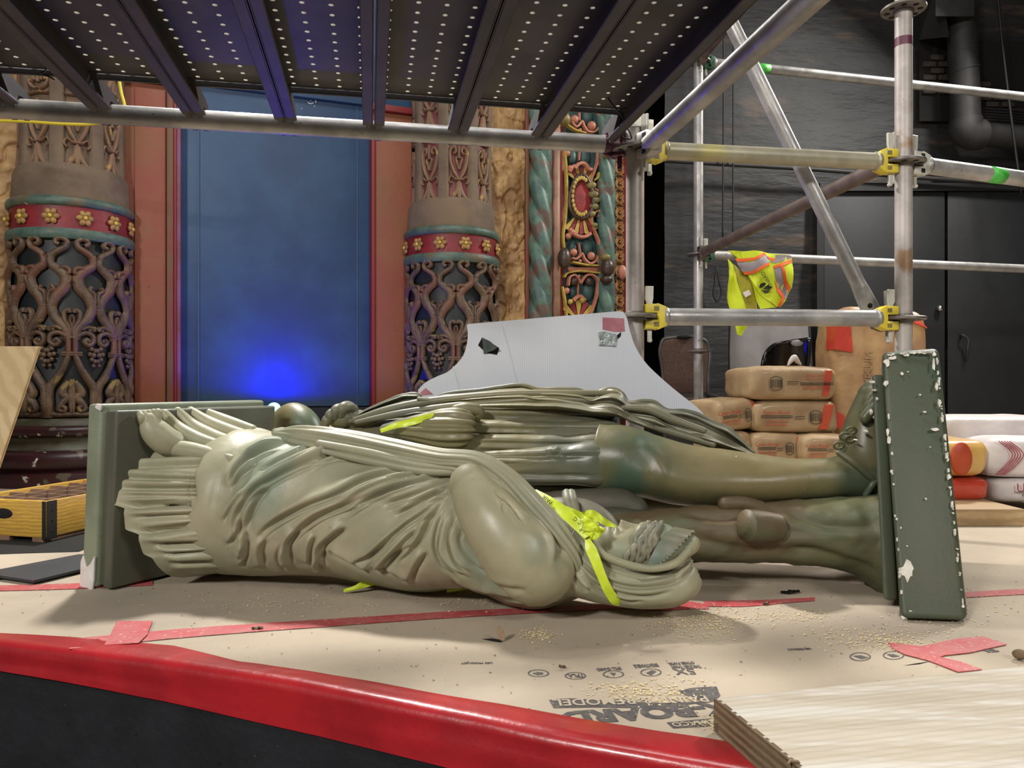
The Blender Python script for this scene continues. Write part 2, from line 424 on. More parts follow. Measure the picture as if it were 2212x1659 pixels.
fpoly([(1150, 1452), (1158, 1449), (1172, 1450), (1174, 1454), (1162, 1456)], 'print_icon')
ftext('TPLA', 1227, 1457, 1262, 1456, 9)
fpoly([(1317, 1449), (1331, 1450), (1326, 1457)], 'print_icon')
fpoly([(1396, 1450), (1408, 1444), (1418, 1447), (1406, 1455)], 'print_icon')
ftext('SPILL GUARD', 1288, 1443, 1342, 1440, 7)
ftext('BREATHABLE', 1369, 1436, 1422, 1433, 8)
ftext('THICKER THAN', 1450, 1438, 1514, 1436, 7)
ftext('OTHER PAPER', 1443, 1431, 1500, 1428, 6)
ftext('5X', 1456, 1447, 1502, 1446, 14)
fring(1858, 1417, 23, 9); fring(1930, 1414, 23, 9)
fpoly([(1842, 1415), (1860, 1414), (1876, 1419), (1860, 1422)], 'print_icon'); fpoly([(1915, 1412), (1930, 1411), (1944, 1416), (1928, 1418)], 'print_icon')
ftext('USE PRODUCT', 995, 1431, 1065, 1430, 4); ftext('USE PRODUCT', 1700, 1402, 1752, 1400, 4)
ftext('FI', 2125, 1404, 2148, 1402, 8)
# slits torn in the paper
fpoly([(1040, 1378), (1062, 1377), (1090, 1381), (1082, 1386), (1062, 1383)], 'paper_slit', 'tear_dark', .0008)
fpoly([(1950, 1436), (1980, 1431), (2010, 1427), (1985, 1433)], 'paper_slit', 'tear_dark', .0008)

# ---------------------------------------------------------------- ceiling, black rear wall
struct(mk('ceiling', *box((0, 3.5, 5.05), (14, 14, .1)), 'ceiling_black'))
def bwY(x): return 5.5 + .12 * (x - 1.1)
nx, nz = 70, 60
XX = np.linspace(1.09, 6, nx); ZZ = np.linspace(0, 5, nz)
gx, gzz = np.meshgrid(XX, ZZ, indexing='ij')
A = np.stack([gx, bwY(gx) - .05 * np.clip(fbm(gx * 1.3, gzz * 2, gx * 0, 3), -.5, .5), gzz], -1)
wb = struct(mk('wall_back', *grid(A), 'black_wall', None, True))
struct(mk('wall_rear', *box((0.5, 8.6, 2.5), (9, .1, 5.2)), 'deep_black'))
struct(mk('wall_right', *box((5.6, 2.5, 2.5), (.1, 8, 5)), 'black_wall'))
def bw(u, v, o=0.06):
    k = (u - U0) / F; x = k * (5.5 - .132 - o) / (1 - .12 * k); y = bwY(x) - o
    return P(u, v, y)
def bwquad(u0, v0, u1, v1, o0, o1):
    lo = [bw(u0, v1, o1), bw(u1, v1, o1), bw(u1, v1, o0), bw(u0, v1, o0)]
    hi = [bw(u0, v0, o1), bw(u1, v0, o1), bw(u1, v0, o0), bw(u0, v0, o0)]
    return hexa(lo + hi)
for i, (a, b) in enumerate(((1780, 2041), (2047, 2330))):
    z0 = bw(a, 1000).z
    lo = [bw(a, 500, .075), bw(b, 500, .075), bw(b, 500, .03), bw(a, 500, .03)]
    for p in lo: p.z = .01
    hi = [bw(a, 412, .075), bw(b, 412, .075), bw(b, 412, .03), bw(a, 412, .03)]
    zt = sum(p.z for p in hi) / 4
    for p in hi: p.z = zt
    d = struct(mk('door_%d' % (i + 1), *bevel(hexa(lo + hi), .006), 'black_door', None, True, None, 30))
    if i == 0: mk('knob', *ball(bw(2030, 666, .105), .024, 14, 10), 'chrome', d, True)
    hp = [bw(2076 - 94 * (1 - i), 725, .08), bw(2078 - 94 * (1 - i), 724, .12), bw(2087 - 94 * (1 - i), 728, .13), bw(2089 - 94 * (1 - i), 760, .13), bw(2087 - 94 * (1 - i), 775, .1), bw(2086 - 94 * (1 - i), 778, .08)]
    mk('handle', *tube(hp, .010, 8, 20), 'charcoal', d, True)
hd = mk('trim_1', *bwquad(1772, 395, 2330, 412, .0, .11), 'black_door'); struct(hd)
struct(mk('trim_2', *bwquad(1765, 395, 1780, 1200, .0, .10), 'black_door'))
# conduit and cables
tag(mk('conduit_pipe', *tube([bw(u, v, .16) for u, v in ((1400, 344), (1540, 353), (1760, 366), (1990, 384), (2212, 399), (2330, 408))], .016, 10, 60), 'charcoal', None, True), 'thin black conduit pipe running across the dark rear wall', 'pipe')
tag(mk('hanging_cable', *tube([bw(1563, -40, .2), bw(1563, 250, .2), bw(1561, 520, .2)], .006, 6, 20), 'cable_black', None, True), 'black cable hanging on the dark wall just right of the far post', 'cable')
tag(mk('hanging_cable', *tube([bw(1584, -40, .2), bw(1584, 250, .2), bw(1583, 520, .2)], .006, 6, 20), 'cable_black', None, True), 'second thin black cable from the far post on the dark wall', 'cable')
tag(mk('hanging_cable', *tube([bw(2152, -40, .5), bw(2168, 120, .5), bw(2190, 300, .5), bw(2206, 420, .5)], .009, 6, 20), 'cable_black', None, True), 'black cable hanging in front of the ventilation duct', 'cable')
tag(mk('cable_loop', *tube([bw(1548, 575, .05), bw(1544, 610, .06), bw(1542, 640, .06), bw(1549, 652, .06), bw(1557, 640, .06), bw(1553, 605, .06), bw(1549, 578, .05)], .007, 6, 40), 'cable_black', None, True), 'black looped cord hanging on the wall left of the safety vest', 'cable')
# broken opening with bare brick, duct
op = mk('opening_dark_patch', *prism([(0, 0), (1, .0), (1, 1), (0, 1)], bw(1985, 262, .055), tuple(bw(2230, 262, .055) - bw(1985, 262, .055)), (0, 0, .6), .012), 'deep_black', wb)  # black plate in front of the wall, painted as the opening's shade
bk = None; k = 0
for r in range(11):
    v = 104 + r * 14.5
    for c in range(8):
        u = 1992 + c * 34 + (r % 2) * 17
        if u > 2205: continue
        left = u < 2040 and 108 + (u - 1992) * .1 < v < 200
        right = u > 2108 and v > 150 + (u - 2108) * .85 and v < 236
        if not (left or right): continue
        p = bw(u + 15, v + 6, .075); sz = (.1, .03, .04)
        Mx = Matrix.Translation(p) @ Matrix.Rotation(math.atan(.12) + random.uniform(-.04, .04), 4, 'Z')
        if bk is None:
            b = mk('brick', *rbox((0, 0, 0), sz, .006), 'brick_black', wb, True, Mx); bk = b.data
        else: link('brick', bk, wb, Mx)
duct = thing('ventilation_duct', 'black sheet-metal ventilation duct with an elbow on the rear wall', 'duct', bw(2085, 290, .2))
mk('duct_box', *bevel(bwquad(2020, -60, 2106, 36, .06, .42), .01), 'charcoal', duct, True, None, 30)
mk('duct_hood', *hexa([bw(1985, 86, .1), bw(2050, 80, .35), bw(2052, 60, .12), bw(1990, 60, .1), bw(1996, -50, .1), bw(2030, -50, .42), bw(2032, -50, .1), bw(2000, -50, .1)]), 'charcoal', duct)
mk('duct_riser', *tube([bw(2080, 20, .25), bw(2078, 60, .25), bw(2082, 150, .25), bw(2086, 262, .25)], .098, 20, 30), 'charcoal', duct, True, None, 40)
mk('duct_elbow', *tube([bw(2086, 258, .25), bw(2088, 282, .25), bw(2098, 290, .25), bw(2118, 291, .25)], .108, 20, 20), 'charcoal', duct, True, None, 40)
mk('duct_run', *tube([bw(2114, 290, .25), bw(2300, 305, .25)], .082, 20, 4), 'charcoal', duct, True, None, 40)
for v in (110, 152): mk('duct_band', *tube([bw(2079 + (v - 60) * .035, v, .25), bw(2079.5 + (v - 60) * .035, v + 3, .25)], .104, 20), 'charcoal', duct, True, None, 40)
gr = thing('vent_grille', 'dark louvred vent grille beside the ventilation duct', 'grille', bw(2170, 262, .1))
for i in range(6):
    v = 233 + i * 6
    mk('louvre', *tube([bw(2112, v, .11), bw(2240, v + 9, .11)], .008, 6), 'charcoal', gr)
# ---------------------------------------------------------------- proscenium wall: plane through the column axes
WB = np.array((-2.09, 3.65)); EW = np.array((.9375, .348)); NW = np.array((.348, -.9375))
def Wp(s, z, o=0.0):
    s, z, o = np.broadcast_arrays(np.asarray(s, float), np.asarray(z, float), np.asarray(o, float))
    return np.stack([WB[0] + EW[0] * s + NW[0] * o, WB[1] + EW[1] * s + NW[1] * o, z], -1)
def s_of(u, o=0.0):
    k = (np.asarray(u, float) - U0) / F
    return (k * (WB[1] + NW[1] * o) - WB[0] - NW[0] * o) / (EW[0] - k * EW[1])
def Wuv(u, v, o=0.0):
    s = s_of(u, o); p = Wp(s, 0, o); z = H - (np.asarray(v, float) - V0) / F * p[..., 1]
    p = p.copy(); p[..., 2] = z; return p
def wslab(u0, u1, z0, z1, o0, o1, uo=None):
    """board on the wall plane between photo columns u0..u1 (measured at its front)"""
    a, b = float(s_of(u0, o1)), float(s_of(u1, o1))
    return hexa([tuple(Wp(s, z, o)) for z in (z0, z1) for s, o in ((a, o1), (b, o1), (b, o0), (a, o0))])
pw = structroot('wall_left', tuple(Wp(.9, 0)))
ZT = 3.6
mk('backing', *hexa([tuple(Wp(s, z, o)) for z in (0, 4.9) for s, o in ((-3, -.2), (3.0, -.2), (3.0, -.35), (-3, -.35))]), 'deep_black', pw)
mk('blue_panel', *bevel(wslab(384, 812, .33, ZT, -.2, -.08), .003), 'blue_paint', pw, True, None, 30)
mk('blue_base', *wslab(384, 812, 0, .325, -.2, -.075), 'blue_dark', pw)
mk('panel_strip', *wslab(427, 431, .33, ZT, -.1, -.074), 'blue_paint', pw)
mk('panel_strip', *wslab(770, 773, .33, ZT, -.1, -.076), 'blue_paint', pw)
mbs = MB()
def wsurf(o):
    def f(x, y): return Wuv(x, y, o), np.broadcast_to(np.array((NW[0], NW[1], 0.0)), (len(x), 3))
    return f
for st in ([(683, 206), (682, 222)], [(665, 221), (670, 224), (677, 222)], [(671, 216), (672, 217)], [(679, 229), (680, 230)], [(651, 234), (652, 235)]):
    mbs.add(stroke(st, 1.1, .0015, wsurf(-.079), 6))
mbs.build('chalk_mark', 'chalk', pw)
# jambs
for (a, b, side) in ((262, 364, 'l'), (812, 890, 'r')):
    mk('jamb_board', *bevel(wslab(a, b, 0, 1.93, -.2, -.02), .004), 'jamb_red', pw, True, None, 30)
mk('jamb_panel', *bevel(wslab(290, 358, .0, 1.90, -.1, .0), .006), 'jamb_red', pw, True, None, 30)
mk('jamb_moulding', *bevel(wslab(360, 374, 0, 1.93, -.2, .005), .004), 'jamb_brown', pw, True, None, 30)
mk('jamb_moulding', *bevel(wslab(374, 381, 0, 1.93, -.2, -.01), .003), 'jamb_crimson', pw, True, None, 30)
mk('jamb_moulding', *bevel(wslab(381, 390, 0, 1.93, -.2, -.02), .003), 'jamb_purple', pw, True, None, 30)
mk('jamb_moulding', *bevel(wslab(803, 812, 0, 1.93, -.2, -.015), .003), 'jamb_crimson', pw, True, None, 30)
mk('jamb_cap', *bevel(wslab(262, 392, 1.93, 1.965, -.2, .01), .004), 'jamb_crimson', pw, True, None, 30)
mk('jamb_cap', *bevel(wslab(803, 890, 1.93, 1.965, -.2, .01), .004), 'jamb_crimson', pw, True, None, 30)
mk('lintel', *bevel(wslab(255, 895, 1.97, ZT, -.2, -.05), .004), 'blue_paint', pw, True, None, 30)
# gold relief plaster: real relief
def relief(s0, s1, z0, z1, o, ns, nz, name):
    S = np.linspace(s0, s1, ns); Z = np.linspace(z0, z1, nz); s, z = np.meshgrid(S, Z, indexing='ij')
    a = fbm(s * 14 + .6 * fbm(s * 9, z * 9, s * 0, 2), z * 11, s * 0 + 3, 3) + .9 * np.clip(fbm(s * 34 + 2 * fbm(s * 12, z * 12, s * 0, 2), z * 27, s * 0 + 5, 2), -.2, .25)
    cr = np.abs(fbm(s * 9, z * 8, s * 0 + 8, 2)); d = .026 * np.clip(a, -.25, .3) - .018 * np.clip(.09 - cr, 0, 1) / .09
    d = d + .009 * np.sin(s * 62 + 3 * fbm(s * 6, z * 6, s * 0, 2)) * np.clip(fbm(s * 7, z * 7, s * 0 + 20, 2) + .2, 0, 1)
    return mk(name, *grid(Wp(s, z, o + d)), 'gold_plaster', pw, True)
relief(-1.0, float(s_of(75)), .25, 2.6, .02, 150, 420, 'gold_relief')
relief(float(s_of(1000)), float(s_of(1141)), .25, 2.6, .04, 110, 480, 'gold_relief')
mk('gold_edge', *bevel(wslab(1136, 1144, 0, 2.6, -.2, .06), .004), 'jamb_brown', pw, True, None, 30)

# ---------------------------------------------------------------- big ornate columns
mdef('scroll_bronze', (98, 78, 58), (66, 50, 40), sc=18, rough=.5, c3=(100, 66, 50), sc3=7, bump=.9, bsc=110, bd=.003, spot=(42, .735, (205, 195, 180)), spot2=(9, .62, (122, 104, 60)))
mdef('shaft_dark', (26, 32, 36), (20, 24, 28), sc=20, rough=.5)
mdef('teal_ring', (78, 100, 88), (58, 78, 74), sc=14, rough=.5, bump=.4, bsc=70, spot=(22, .72, (190, 195, 182)), c3=(92, 84, 66), sc3=9)
mdef('band_red', (128, 30, 38), (108, 24, 32), sc=10, rough=.5, bump=.3, bsc=60)
mdef('rosette_gold', (160, 124, 70), (128, 96, 52), sc=40, rough=.5)
mdef('rosette_eye', (196, 170, 70), rough=.5)
mdef('dust_plaster', (108, 92, 76), (92, 77, 63), sc=8, rough=.85, bump=.3, bsc=70, c3=(116, 97, 78))
mdef('relief_paint', (118, 96, 74), (122, 88, 68), sc=26, rough=.7, c3=(176, 140, 66), sc3=12, lo3=.56, hi3=.66)
mdef('relief_red', (116, 52, 54), (100, 46, 46), sc=14, rough=.6)
mdef('base_maroon', (62, 28, 34), (44, 24, 28), sc=9, rough=.38, spot=(16, .665, (215, 212, 206)), spot2=(7, .63, (96, 88, 74)))
mdef('base_olive', (92, 92, 78), (70, 66, 46), sc=10, rough=.5)

def ccsurf(R, w, z0, h):
    """unit motif coords x in [-.5,.5], y in [0,1] -> cylinder, centred on +angle 0 (-Y side)"""
    def f(x, y):
        R_ = R(y) if callable(R) else R
        a = np.asarray(x) * w / (R if not callable(R) else R(.5)) - np.pi / 2
        c, s = np.cos(a), np.sin(a)
        return np.stack([R_ * c, R_ * s, z0 + np.asarray(y) * h], -1), np.stack([c, s, 0 * c], -1)
    return f
RL, RU = .245, .212
Z0, Z1 = .30, 1.10
wL = 2 * math.pi * RL / 8
S = ccsurf(RL + .001, wL, Z0, Z1 - Z0)
mb = MB(); Wd = .078; Hh = .02
def both(pts, w=Wd, h=Hh, n=None):
    # the strip is drawn in isotropic motif units: y is stretched by the tall panel
    k = (Z1 - Z0) / wL
    def S2(x, y): return S(x, np.asarray(y) / k)
    p = [(x, y * k) for x, y in pts]
    w = np.array(w) * 1.3 if not np.isscalar(w) else w * 1.3
    mb.add(stroke(p, w, h, S2, n)); mb.add(stroke(mirror2(p), w, h, S2, n))
both([(.045, .44), (.14, .50), (.34, .56), (.42, .615), (.33, .675), (.15, .73), (.13, .785), (.27, .825), (.43, .855), (.40, .905), (.24, .935), (.12, .955), (.10, .985), (.2, 1.0), (.31, .993), (.33, .972), (.25, .963)], [.09, .085, .09, .1, .085, .06, .05, .045], n=90)
both([(.27, .825), (.16, .838), (.07, .83), (.05, .81), (.10, .80)], .042)
both([(.12, .74), (.05, .765), (.03, .79)], .045)
both([(.42, .60), (.47, .66), (.44, .70), (.36, .715), (.40, .735)], .04)
both([(.04, .445), (.05, .50), (.15, .55), (.13, .595), (.06, .60), (.04, .585)], .045)
both([(.02, .46), (.0, .50), (.04, .545), (.0, .575)], .03)
both([(.10, .455), (.28, .475), (.42, .46), (.43, .42), (.33, .405), (.25, .425), (.33, .44)], .045, n=50)
both([(.20, .49), (.30, .505), (.42, .50), (.46, .485)], .04)
both([(.06, .46), (.07, .40), (.07, .36), (.14, .30), (.30, .225), (.44, .17), (.47, .08), (.47, .0)], [.05, .05, .06, .075, .08, .09], n=60)
both([(.06, .45), (.05, .39), (.05, .35)], .035)
both([(.0, .36), (.20, .36)], .035)
both([(.0, .35), (.20, .348)], .03)
both([(.02, .03), (.02, .12), (.02, .215)], [.03, .06, .03])
both([(.05, .20), (.14, .17), (.18, .13), (.10, .115), (.20, .08), (.26, .045), (.16, .035), (.13, .055), (.2, .065)], [.05, .08, .07, .05, .04], n=50)
both([(.0, .02), (.2, .015), (.42, .02)], .05)
both([(.40, .90), (.47, .90)], .06); both([(.42, .63), (.48, .62)], .05)
for (x, y, r) in ((.40, .385, .05), (.48, .375, .05), (.36, .355, .048), (.44, .35, .055), (.40, .325, .048), (.47, .315, .05), (.44, .29, .045), (.34, .43, .05), (.37, .49, .045), (.46, .5, .045), (.06, .60, .045)):
    for sg in (1, -1):
        p, nn = S(np.array([x * sg]), np.array([y])); mb.add(ball(p[0] + nn[0] * .006, r * wL * 1.15, 8, 6))
me_scroll = mb.build('scrollwork', 'scroll_bronze', None, True, None, 50); scroll_mesh = me_scroll.data; bpy.data.objects.remove(me_scroll)
# relief of the upper shaft panels (curves hug the flare at the bottom)
ZU0, ZU1 = 1.40, 2.30
def RUf(y): return RU + .016 * np.exp(-np.maximum(np.asarray(y), 0) / .06) - .0 * np.asarray(y)
wU = 2 * math.pi * RU / 8
SU = ccsurf(lambda y: RUf(np.asarray(y)) - .012, wU, ZU0, ZU1 - ZU0)
mb = MB(); kU = (ZU1 - ZU0) / wU
def bothU(pts, w=.05, h=.02, n=None):
    def S2(x, y): return SU(x, np.asarray(y) / kU)
    p = [(x, y * kU) for x, y in pts]
    mb.add(stroke(p, w, h, S2, n)); mb.add(stroke(mirror2(p), w, h, S2, n))
for y0 in (.03, .45):
    g = lambda L: [(x, y0 + y * .42) for x, y in L]
    bothU(g([(.02, .30), (.16, .42), (.26, .58), (.24, .72), (.14, .76), (.10, .68), (.17, .66)]), [.045, .06, .055, .05, .04], n=40)
    bothU(g([(.0, .30), (.14, .305)]), .045); bothU(g([(.1, .30), (.24, .34), (.30, .28), (.24, .24)]), .035)
    bothU(g([(.03, .26), (.06, .14), (.16, .06), (.22, .02)]), [.05, .09, .06]); bothU(g([(.0, .28), (.02, .12), (.01, .0)]), [.04, .08, .03])
    bothU(g([(.0, .44), (.05, .52), (.08, .6), (.0, .61)]), .035); bothU(g([(.01, .6), (.02, .8)]), .03)
    bothU(g([(.0, .88), (.16, .875), (.27, .87)]), .04, .024)
    bothU(g([(.05, .92), (.2, .96), (.25, 1.04), (.14, 1.08), (.09, 1.02)]), .045)
t_ = mb.build('panel_relief', 'relief_paint', None, True, None, 50); relief_mesh = t_.data; bpy.data.objects.remove(t_)
# frame ribs of the upper shaft between the panels
mb = MB(); yy = np.linspace(-.07, 1, 26); xx = np.array([-.2, -.17, -.12, .12, .17, .2]); oo = np.array([-.014, .006, .012, .012, .006, -.014])
A = np.zeros((len(yy), len(xx), 3))
for i, y in enumerate(yy):
    for j, x in enumerate(xx):
        a = x * wU / RU - np.pi / 2; r = float(RUf(y)) + oo[j] * min(1, max(.1, .3 + y * 9)); A[i, j] = (r * math.cos(a), r * math.sin(a), ZU0 + y * (ZU1 - ZU0))
V_, F_ = grid(A); t_ = mk('rib', V_, [f[::-1] for f in F_], 'dust_plaster', None, True); rib_mesh = t_.data; bpy.data.objects.remove(t_)
# rosette
mb = MB()
for k in range(6):
    a = k * math.pi / 3
    c = (.021 * math.cos(a), -.006, .021 * math.sin(a))
    R3 = Matrix.Rotation(-a, 4, 'Y'); Vb, Fb = ball((0, 0, 0), 1, 10, 7, (.0165, .010, .013)); Vb = Vb @ np.array(R3.to_3x3()).T + np.array(c); mb.add((Vb, Fb))
t_ = mb.build('rosette', 'rosette_gold', None, True); ros_mesh = t_.data; bpy.data.objects.remove(t_)
t_ = mk('rosette_eye', *ball((0, -.014, 0), .0095, 10, 8), 'rosette_eye', None, True); eye_mesh = t_.data; bpy.data.objects.remove(t_)

def column(cx, cy, label, a_off, red):
    t = thing('ornate_column', label, 'column', (cx, cy, 0), 'ornate proscenium columns')
    T0 = Matrix.Translation((cx, cy, 0))
    c = (cx, cy, 0)
    mk('plinth_base', *lathe([(0, .0), (.36, .0), (.365, .03), (.36, .06), (.345, .065), (.34, .075)], 64, c), 'base_maroon', t, True, None, 50)
    mk('base_torus', *lathe([(.34, .072)] + [(.325 + .042 * math.cos(a), .115 + .042 * math.sin(a)) for a in np.linspace(-1.4, 1.5, 12)] + [(.30, .16)], 64, c), 'base_maroon', t, True, None, 50)
    mk('base_scotia', *lathe([(.31, .155), (.298, .17), (.29, .19), (.292, .208), (.305, .216)], 64, c), 'base_olive', t, True, None, 50)
    mk('base_torus', *lathe([(.30, .212)] + [(.288 + .026 * math.cos(a), .238 + .026 * math.sin(a)) for a in np.linspace(-1.4, 1.5, 10)] + [(.275, .266)], 64, c), 'base_maroon', t, True, None, 50)
    mk('base_collar', *lathe([(.28, .263), (.272, .28), (.262, .295), (.24, .30)], 64, c), 'base_olive', t, True, None, 50)
    mk('shaft_core', *lathe([(RL - .012, .28), (RL - .012, Z1 + .01)], 64, c), 'shaft_dark', t, True)
    for k in range(8):
        a = a_off + k * math.pi / 4
        if math.sin(a - math.pi / 2) > .75: continue
        link('scrollwork', scroll_mesh, t, T0 @ Matrix.Rotation(a, 4, 'Z'))
    mk('ring', *lathe([(RL - .02, Z1 - .004), (.262, Z1 - .002), (.268, Z1 + .008), (.268, Z1 + .034), (.262, Z1 + .044), (.245, Z1 + .046)], 72, c), 'teal_ring', t, True, None, 50)
    mk('band', *lathe([(.252, Z1 + .04), (.252, Z1 + .15)], 72, c), 'band_red', t, True)
    mk('ring', *lathe([(.245, Z1 + .145)] + [(.252 + .016 * math.cos(q), Z1 + .166 + .022 * math.sin(q)) for q in np.linspace(-1.5, 1.5, 10)] + [(.24, Z1 + .19)], 72, c), 'teal_ring', t, True, None, 50)
    for k in range(12):
        a = a_off + .2 + k * math.pi / 6
        if math.sin(a - math.pi / 2) > .6: continue
        Mx = T0 @ Matrix.Rotation(a, 4, 'Z') @ Matrix.Translation((0, -.254, Z1 + .094))
        r = link('rosette', ros_mesh, t, Mx)
        e = link('rosette_eye', eye_mesh, None, Mx); e.parent = r; e.matrix_parent_inverse = Mx.inverted() @ Matrix.Identity(4); e.matrix_parent_inverse = r.matrix_basis.inverted()
        e.matrix_parent_inverse = (Matrix.Translation(-Vector((cx, cy, 0))) @ Mx).inverted() @ Matrix.Translation(-Vector((cx, cy, 0)))
    mk('upper_shaft', *lathe([(.245, Z1 + .185), (.243, Z1 + .21), (.236, Z1 + .25), (.226, ZU0 - .01)] + [(float(RUf(y)) - .014, ZU0 + y * (ZU1 - ZU0)) for y in np.linspace(0, 1, 10)], 72, c), 'relief_red' if red else 'dust_plaster', t, True)
    mk('shaft_foot', *lathe([(.246, Z1 + .184), (.247, Z1 + .21), (.244, Z1 + .25), (.240, ZU0 + .01), (.232, ZU0 + .03), (.222, ZU0 + .045)], 72, c), 'dust_plaster', t, True)
    for k in range(8):
        a = a_off + .1 + k * math.pi / 4
        if math.sin(a - math.pi / 2) > .75: continue
        link('panel_relief', relief_mesh, t, T0 @ Matrix.Rotation(a, 4, 'Z'))
        link('rib', rib_mesh, t, T0 @ Matrix.Rotation(a + math.pi / 8, 4, 'Z'))
    return t
column(-2.09, 3.65, 'ornate scrollwork column at the far left behind the yellow crate', .52, False)
column(-.339, 4.30, 'ornate scrollwork column behind the white corrugated board', .17, True)

# ---------------------------------------------------------------- carved strip right of the second column
mdef('rope_teal', (82, 112, 98), (62, 86, 82), sc=12, rough=.5, c3=(92, 74, 64), sc3=8, lo3=.5, hi3=.6, bump=.3, bsc=60, spot=(80, .74, (170, 185, 172)))
mdef('mould_pink', (150, 112, 92), (120, 88, 70), sc=10, rough=.55)
mdef('salmon', (182, 122, 98), (166, 104, 84), sc=16, rough=.5)
mdef('carve_yellow', (186, 160, 78), (160, 132, 60), sc=20, rough=.5)
mdef('carve_red', (140, 48, 48), (118, 36, 40), sc=16, rough=.5)
mdef('carve_teal', (56, 84, 82), (44, 66, 68), sc=16, rough=.5)
mdef('carve_brown', (70, 54, 44), (52, 38, 32), sc=16, rough=.4)
mdef('carve_olive', (128, 114, 62), (104, 92, 52), sc=16, rough=.5)
mdef('stripe_blue', (62, 84, 128), rough=.5)
mdef('chain_gold', (184, 136, 82), (150, 106, 62), sc=30, rough=.5)
def rope(uc, o, r, z0, z1, pitch, label):
    s = float(s_of(uc, o)); c = Wp(s, 0, o); nz, na = 260, 40
    Z = np.linspace(z0, z1, nz)[:, None]; a = np.linspace(0, 2 * np.pi, na, endpoint=False)[None]
    rr = r * (.76 + .27 * np.abs(np.cos(1.5 * (a + Z * 2 * np.pi / pitch))) ** .8)
    A = np.stack([c[0] + rr * np.cos(a), c[1] + rr * np.sin(a), Z + 0 * a], -1)
    V, Fc = grid(A, False, True); return tag(mk('twisted_column', V, [f[::-1] for f in Fc], 'rope_teal', None, True), label, 'column')
rope(1167, .075, .066, .0, 2.6, .58, 'teal twisted rope column between the gold plaster and the carved strip')
rope(1309, .06, .056, .0, 2.6, .58, 'teal twisted rope column on the right edge of the carved strip')
cs = thing('carved_strip', 'painted carved strip with cartouche and scrolls left of the scaffold post', 'carving', tuple(Wp(s_of(1255, .0), 0, .02)))
mk('backing', *wslab(1185, 1300, 0, 2.6, -.2, .02), 'carve_teal', cs)
mk('moulding', *bevel(wslab(1188, 1198, 0, 2.6, -.1, .06), .006), 'mould_pink', cs, True, None, 30)
mk('moulding', *tube([tuple(Wp(s_of(1201, .06), 0, .06)), tuple(Wp(s_of(1201, .06), 2.6, .06))], .024, 16), 'mould_pink', cs, True)
mk('moulding', *bevel(wslab(1207, 1211, 0, 2.6, -.1, .05), .004), 'carve_yellow', cs, True, None, 30)
mk('moulding', *bevel(wslab(1211, 1218, 0, 2.6, -.1, .03), .004), 'carve_red', cs, True, None, 30)
def carve(strokes, mat, o, w, h, name):
    mb = MB()
    for st in strokes: mb.add(stroke(st, w, h, wsurf(o), None, prof=((-1, 0), (-.95, .8), (-.6, 1), (.6, 1), (.95, .8), (1, 0))))
    return mb.build(name, mat, cs, True, None, 45)
for st in ([(1291, 180), (1291, 247), (1292, 275), (1280, 287), (1268, 286), (1259, 274), (1254.5, 264), (1248.5, 272), (1242.5, 276), (1235, 269), (1232, 263)],
           [(1289, 320), (1288, 351), (1280, 375), (1274, 393), (1277, 405), (1288, 414), (1294, 419)],
           [(1288, 470), (1294, 463), (1291, 457), (1284, 459), (1276, 470), (1276, 485), (1283, 503), (1291, 524), (1292, 545), (1285, 564), (1273, 570), (1260, 560), (1254, 548.5), (1248.5, 556), (1239.5, 560.5), (1233, 557.5)],
           [(1225, 618), (1230, 598), (1239.5, 595), (1247, 603), (1251.5, 612), (1257.5, 603), (1266.5, 595), (1277, 595), (1288, 604), (1289, 621), (1285, 645), (1274, 678), (1268, 700)]):
    carve([st], 'salmon', .045, 2.6, .028, 'scroll')
carve([[(1220, 270), (1236, 281), (1262, 290)], [(1233, 567), (1265, 573), (1297, 575)], [(1216, 600), (1220, 593), (1236, 588), (1294, 591)], [(1217, 325), (1221, 380), (1221, 440), (1219, 470), (1214, 520), (1217, 545)], [(1212, 620), (1217, 645), (1222, 690)], [(1290, 375), (1288, 385), (1280, 392)]], 'carve_yellow', .04, 2.3, .03, 'scroll')
carve([[(1225, 582), (1260, 583), (1296, 583)]], 'salmon', .03, 5, .02, 'crossbar')
carve([[(1250, 330), (1249, 348)], [(1248, 525), (1252, 548)], [(1250, 235), (1250, 262)], [(1247, 612), (1246, 640)]], 'salmon', .03, 1.6, .02, 'rib')
for (u, v, ru, rv) in ((1234, 340, 11, 18), (1262, 340, 14, 20), (1236, 535, 10, 16), (1268, 535, 14, 20), (1236, 632, 10, 16), (1268, 630, 14, 22), (1268, 250, 14, 22)):
    p = Wuv(u, v, .02); k = p[1] / F; mk('boss', *ball(p, 1, 16, 10, (ru * k, .03, rv * k)), 'carve_teal', cs, True)
def fan(cu, cv, r0, r1, a0, a1, n):
    for i in range(n):
        a = math.radians(a0 + (a1 - a0) * (i + .5) / n); b = math.radians((a1 - a0) / n * .42)
        pts = [(cu + r * math.cos(a + d), cv - r * 1.0 * math.sin(a + d)) for r, d in ((r0, -b), (r1, -b), (r1 * 1.05, 0), (r1, b), (r0, b))]
        mb = MB(); q = [Wuv(x, y, .035) for x, y in pts]; q2 = [Wuv(x, y, .06) for x, y in pts]; m = len(q)
        mb.add((np.array(q + q2), [tuple(range(m, 2 * m)), tuple(reversed(range(m)))] + [(j, (j + 1) % m, m + (j + 1) % m, m + j) for j in range(m)]))
        mb.build('fan_blade', 'carve_red' if i % 2 else 'carve_yellow', cs, True, None, 30)
fan(1256, 402, 14, 40, 40, 140, 7); fan(1256, 452, 14, 52, 225, 315, 7); fan(1250, 690, 8, 40, 30, 150, 5)
p0 = Wuv(1256, 422, .05); k = p0[1] / F
th = np.linspace(0, 2 * np.pi, 40, endpoint=False)
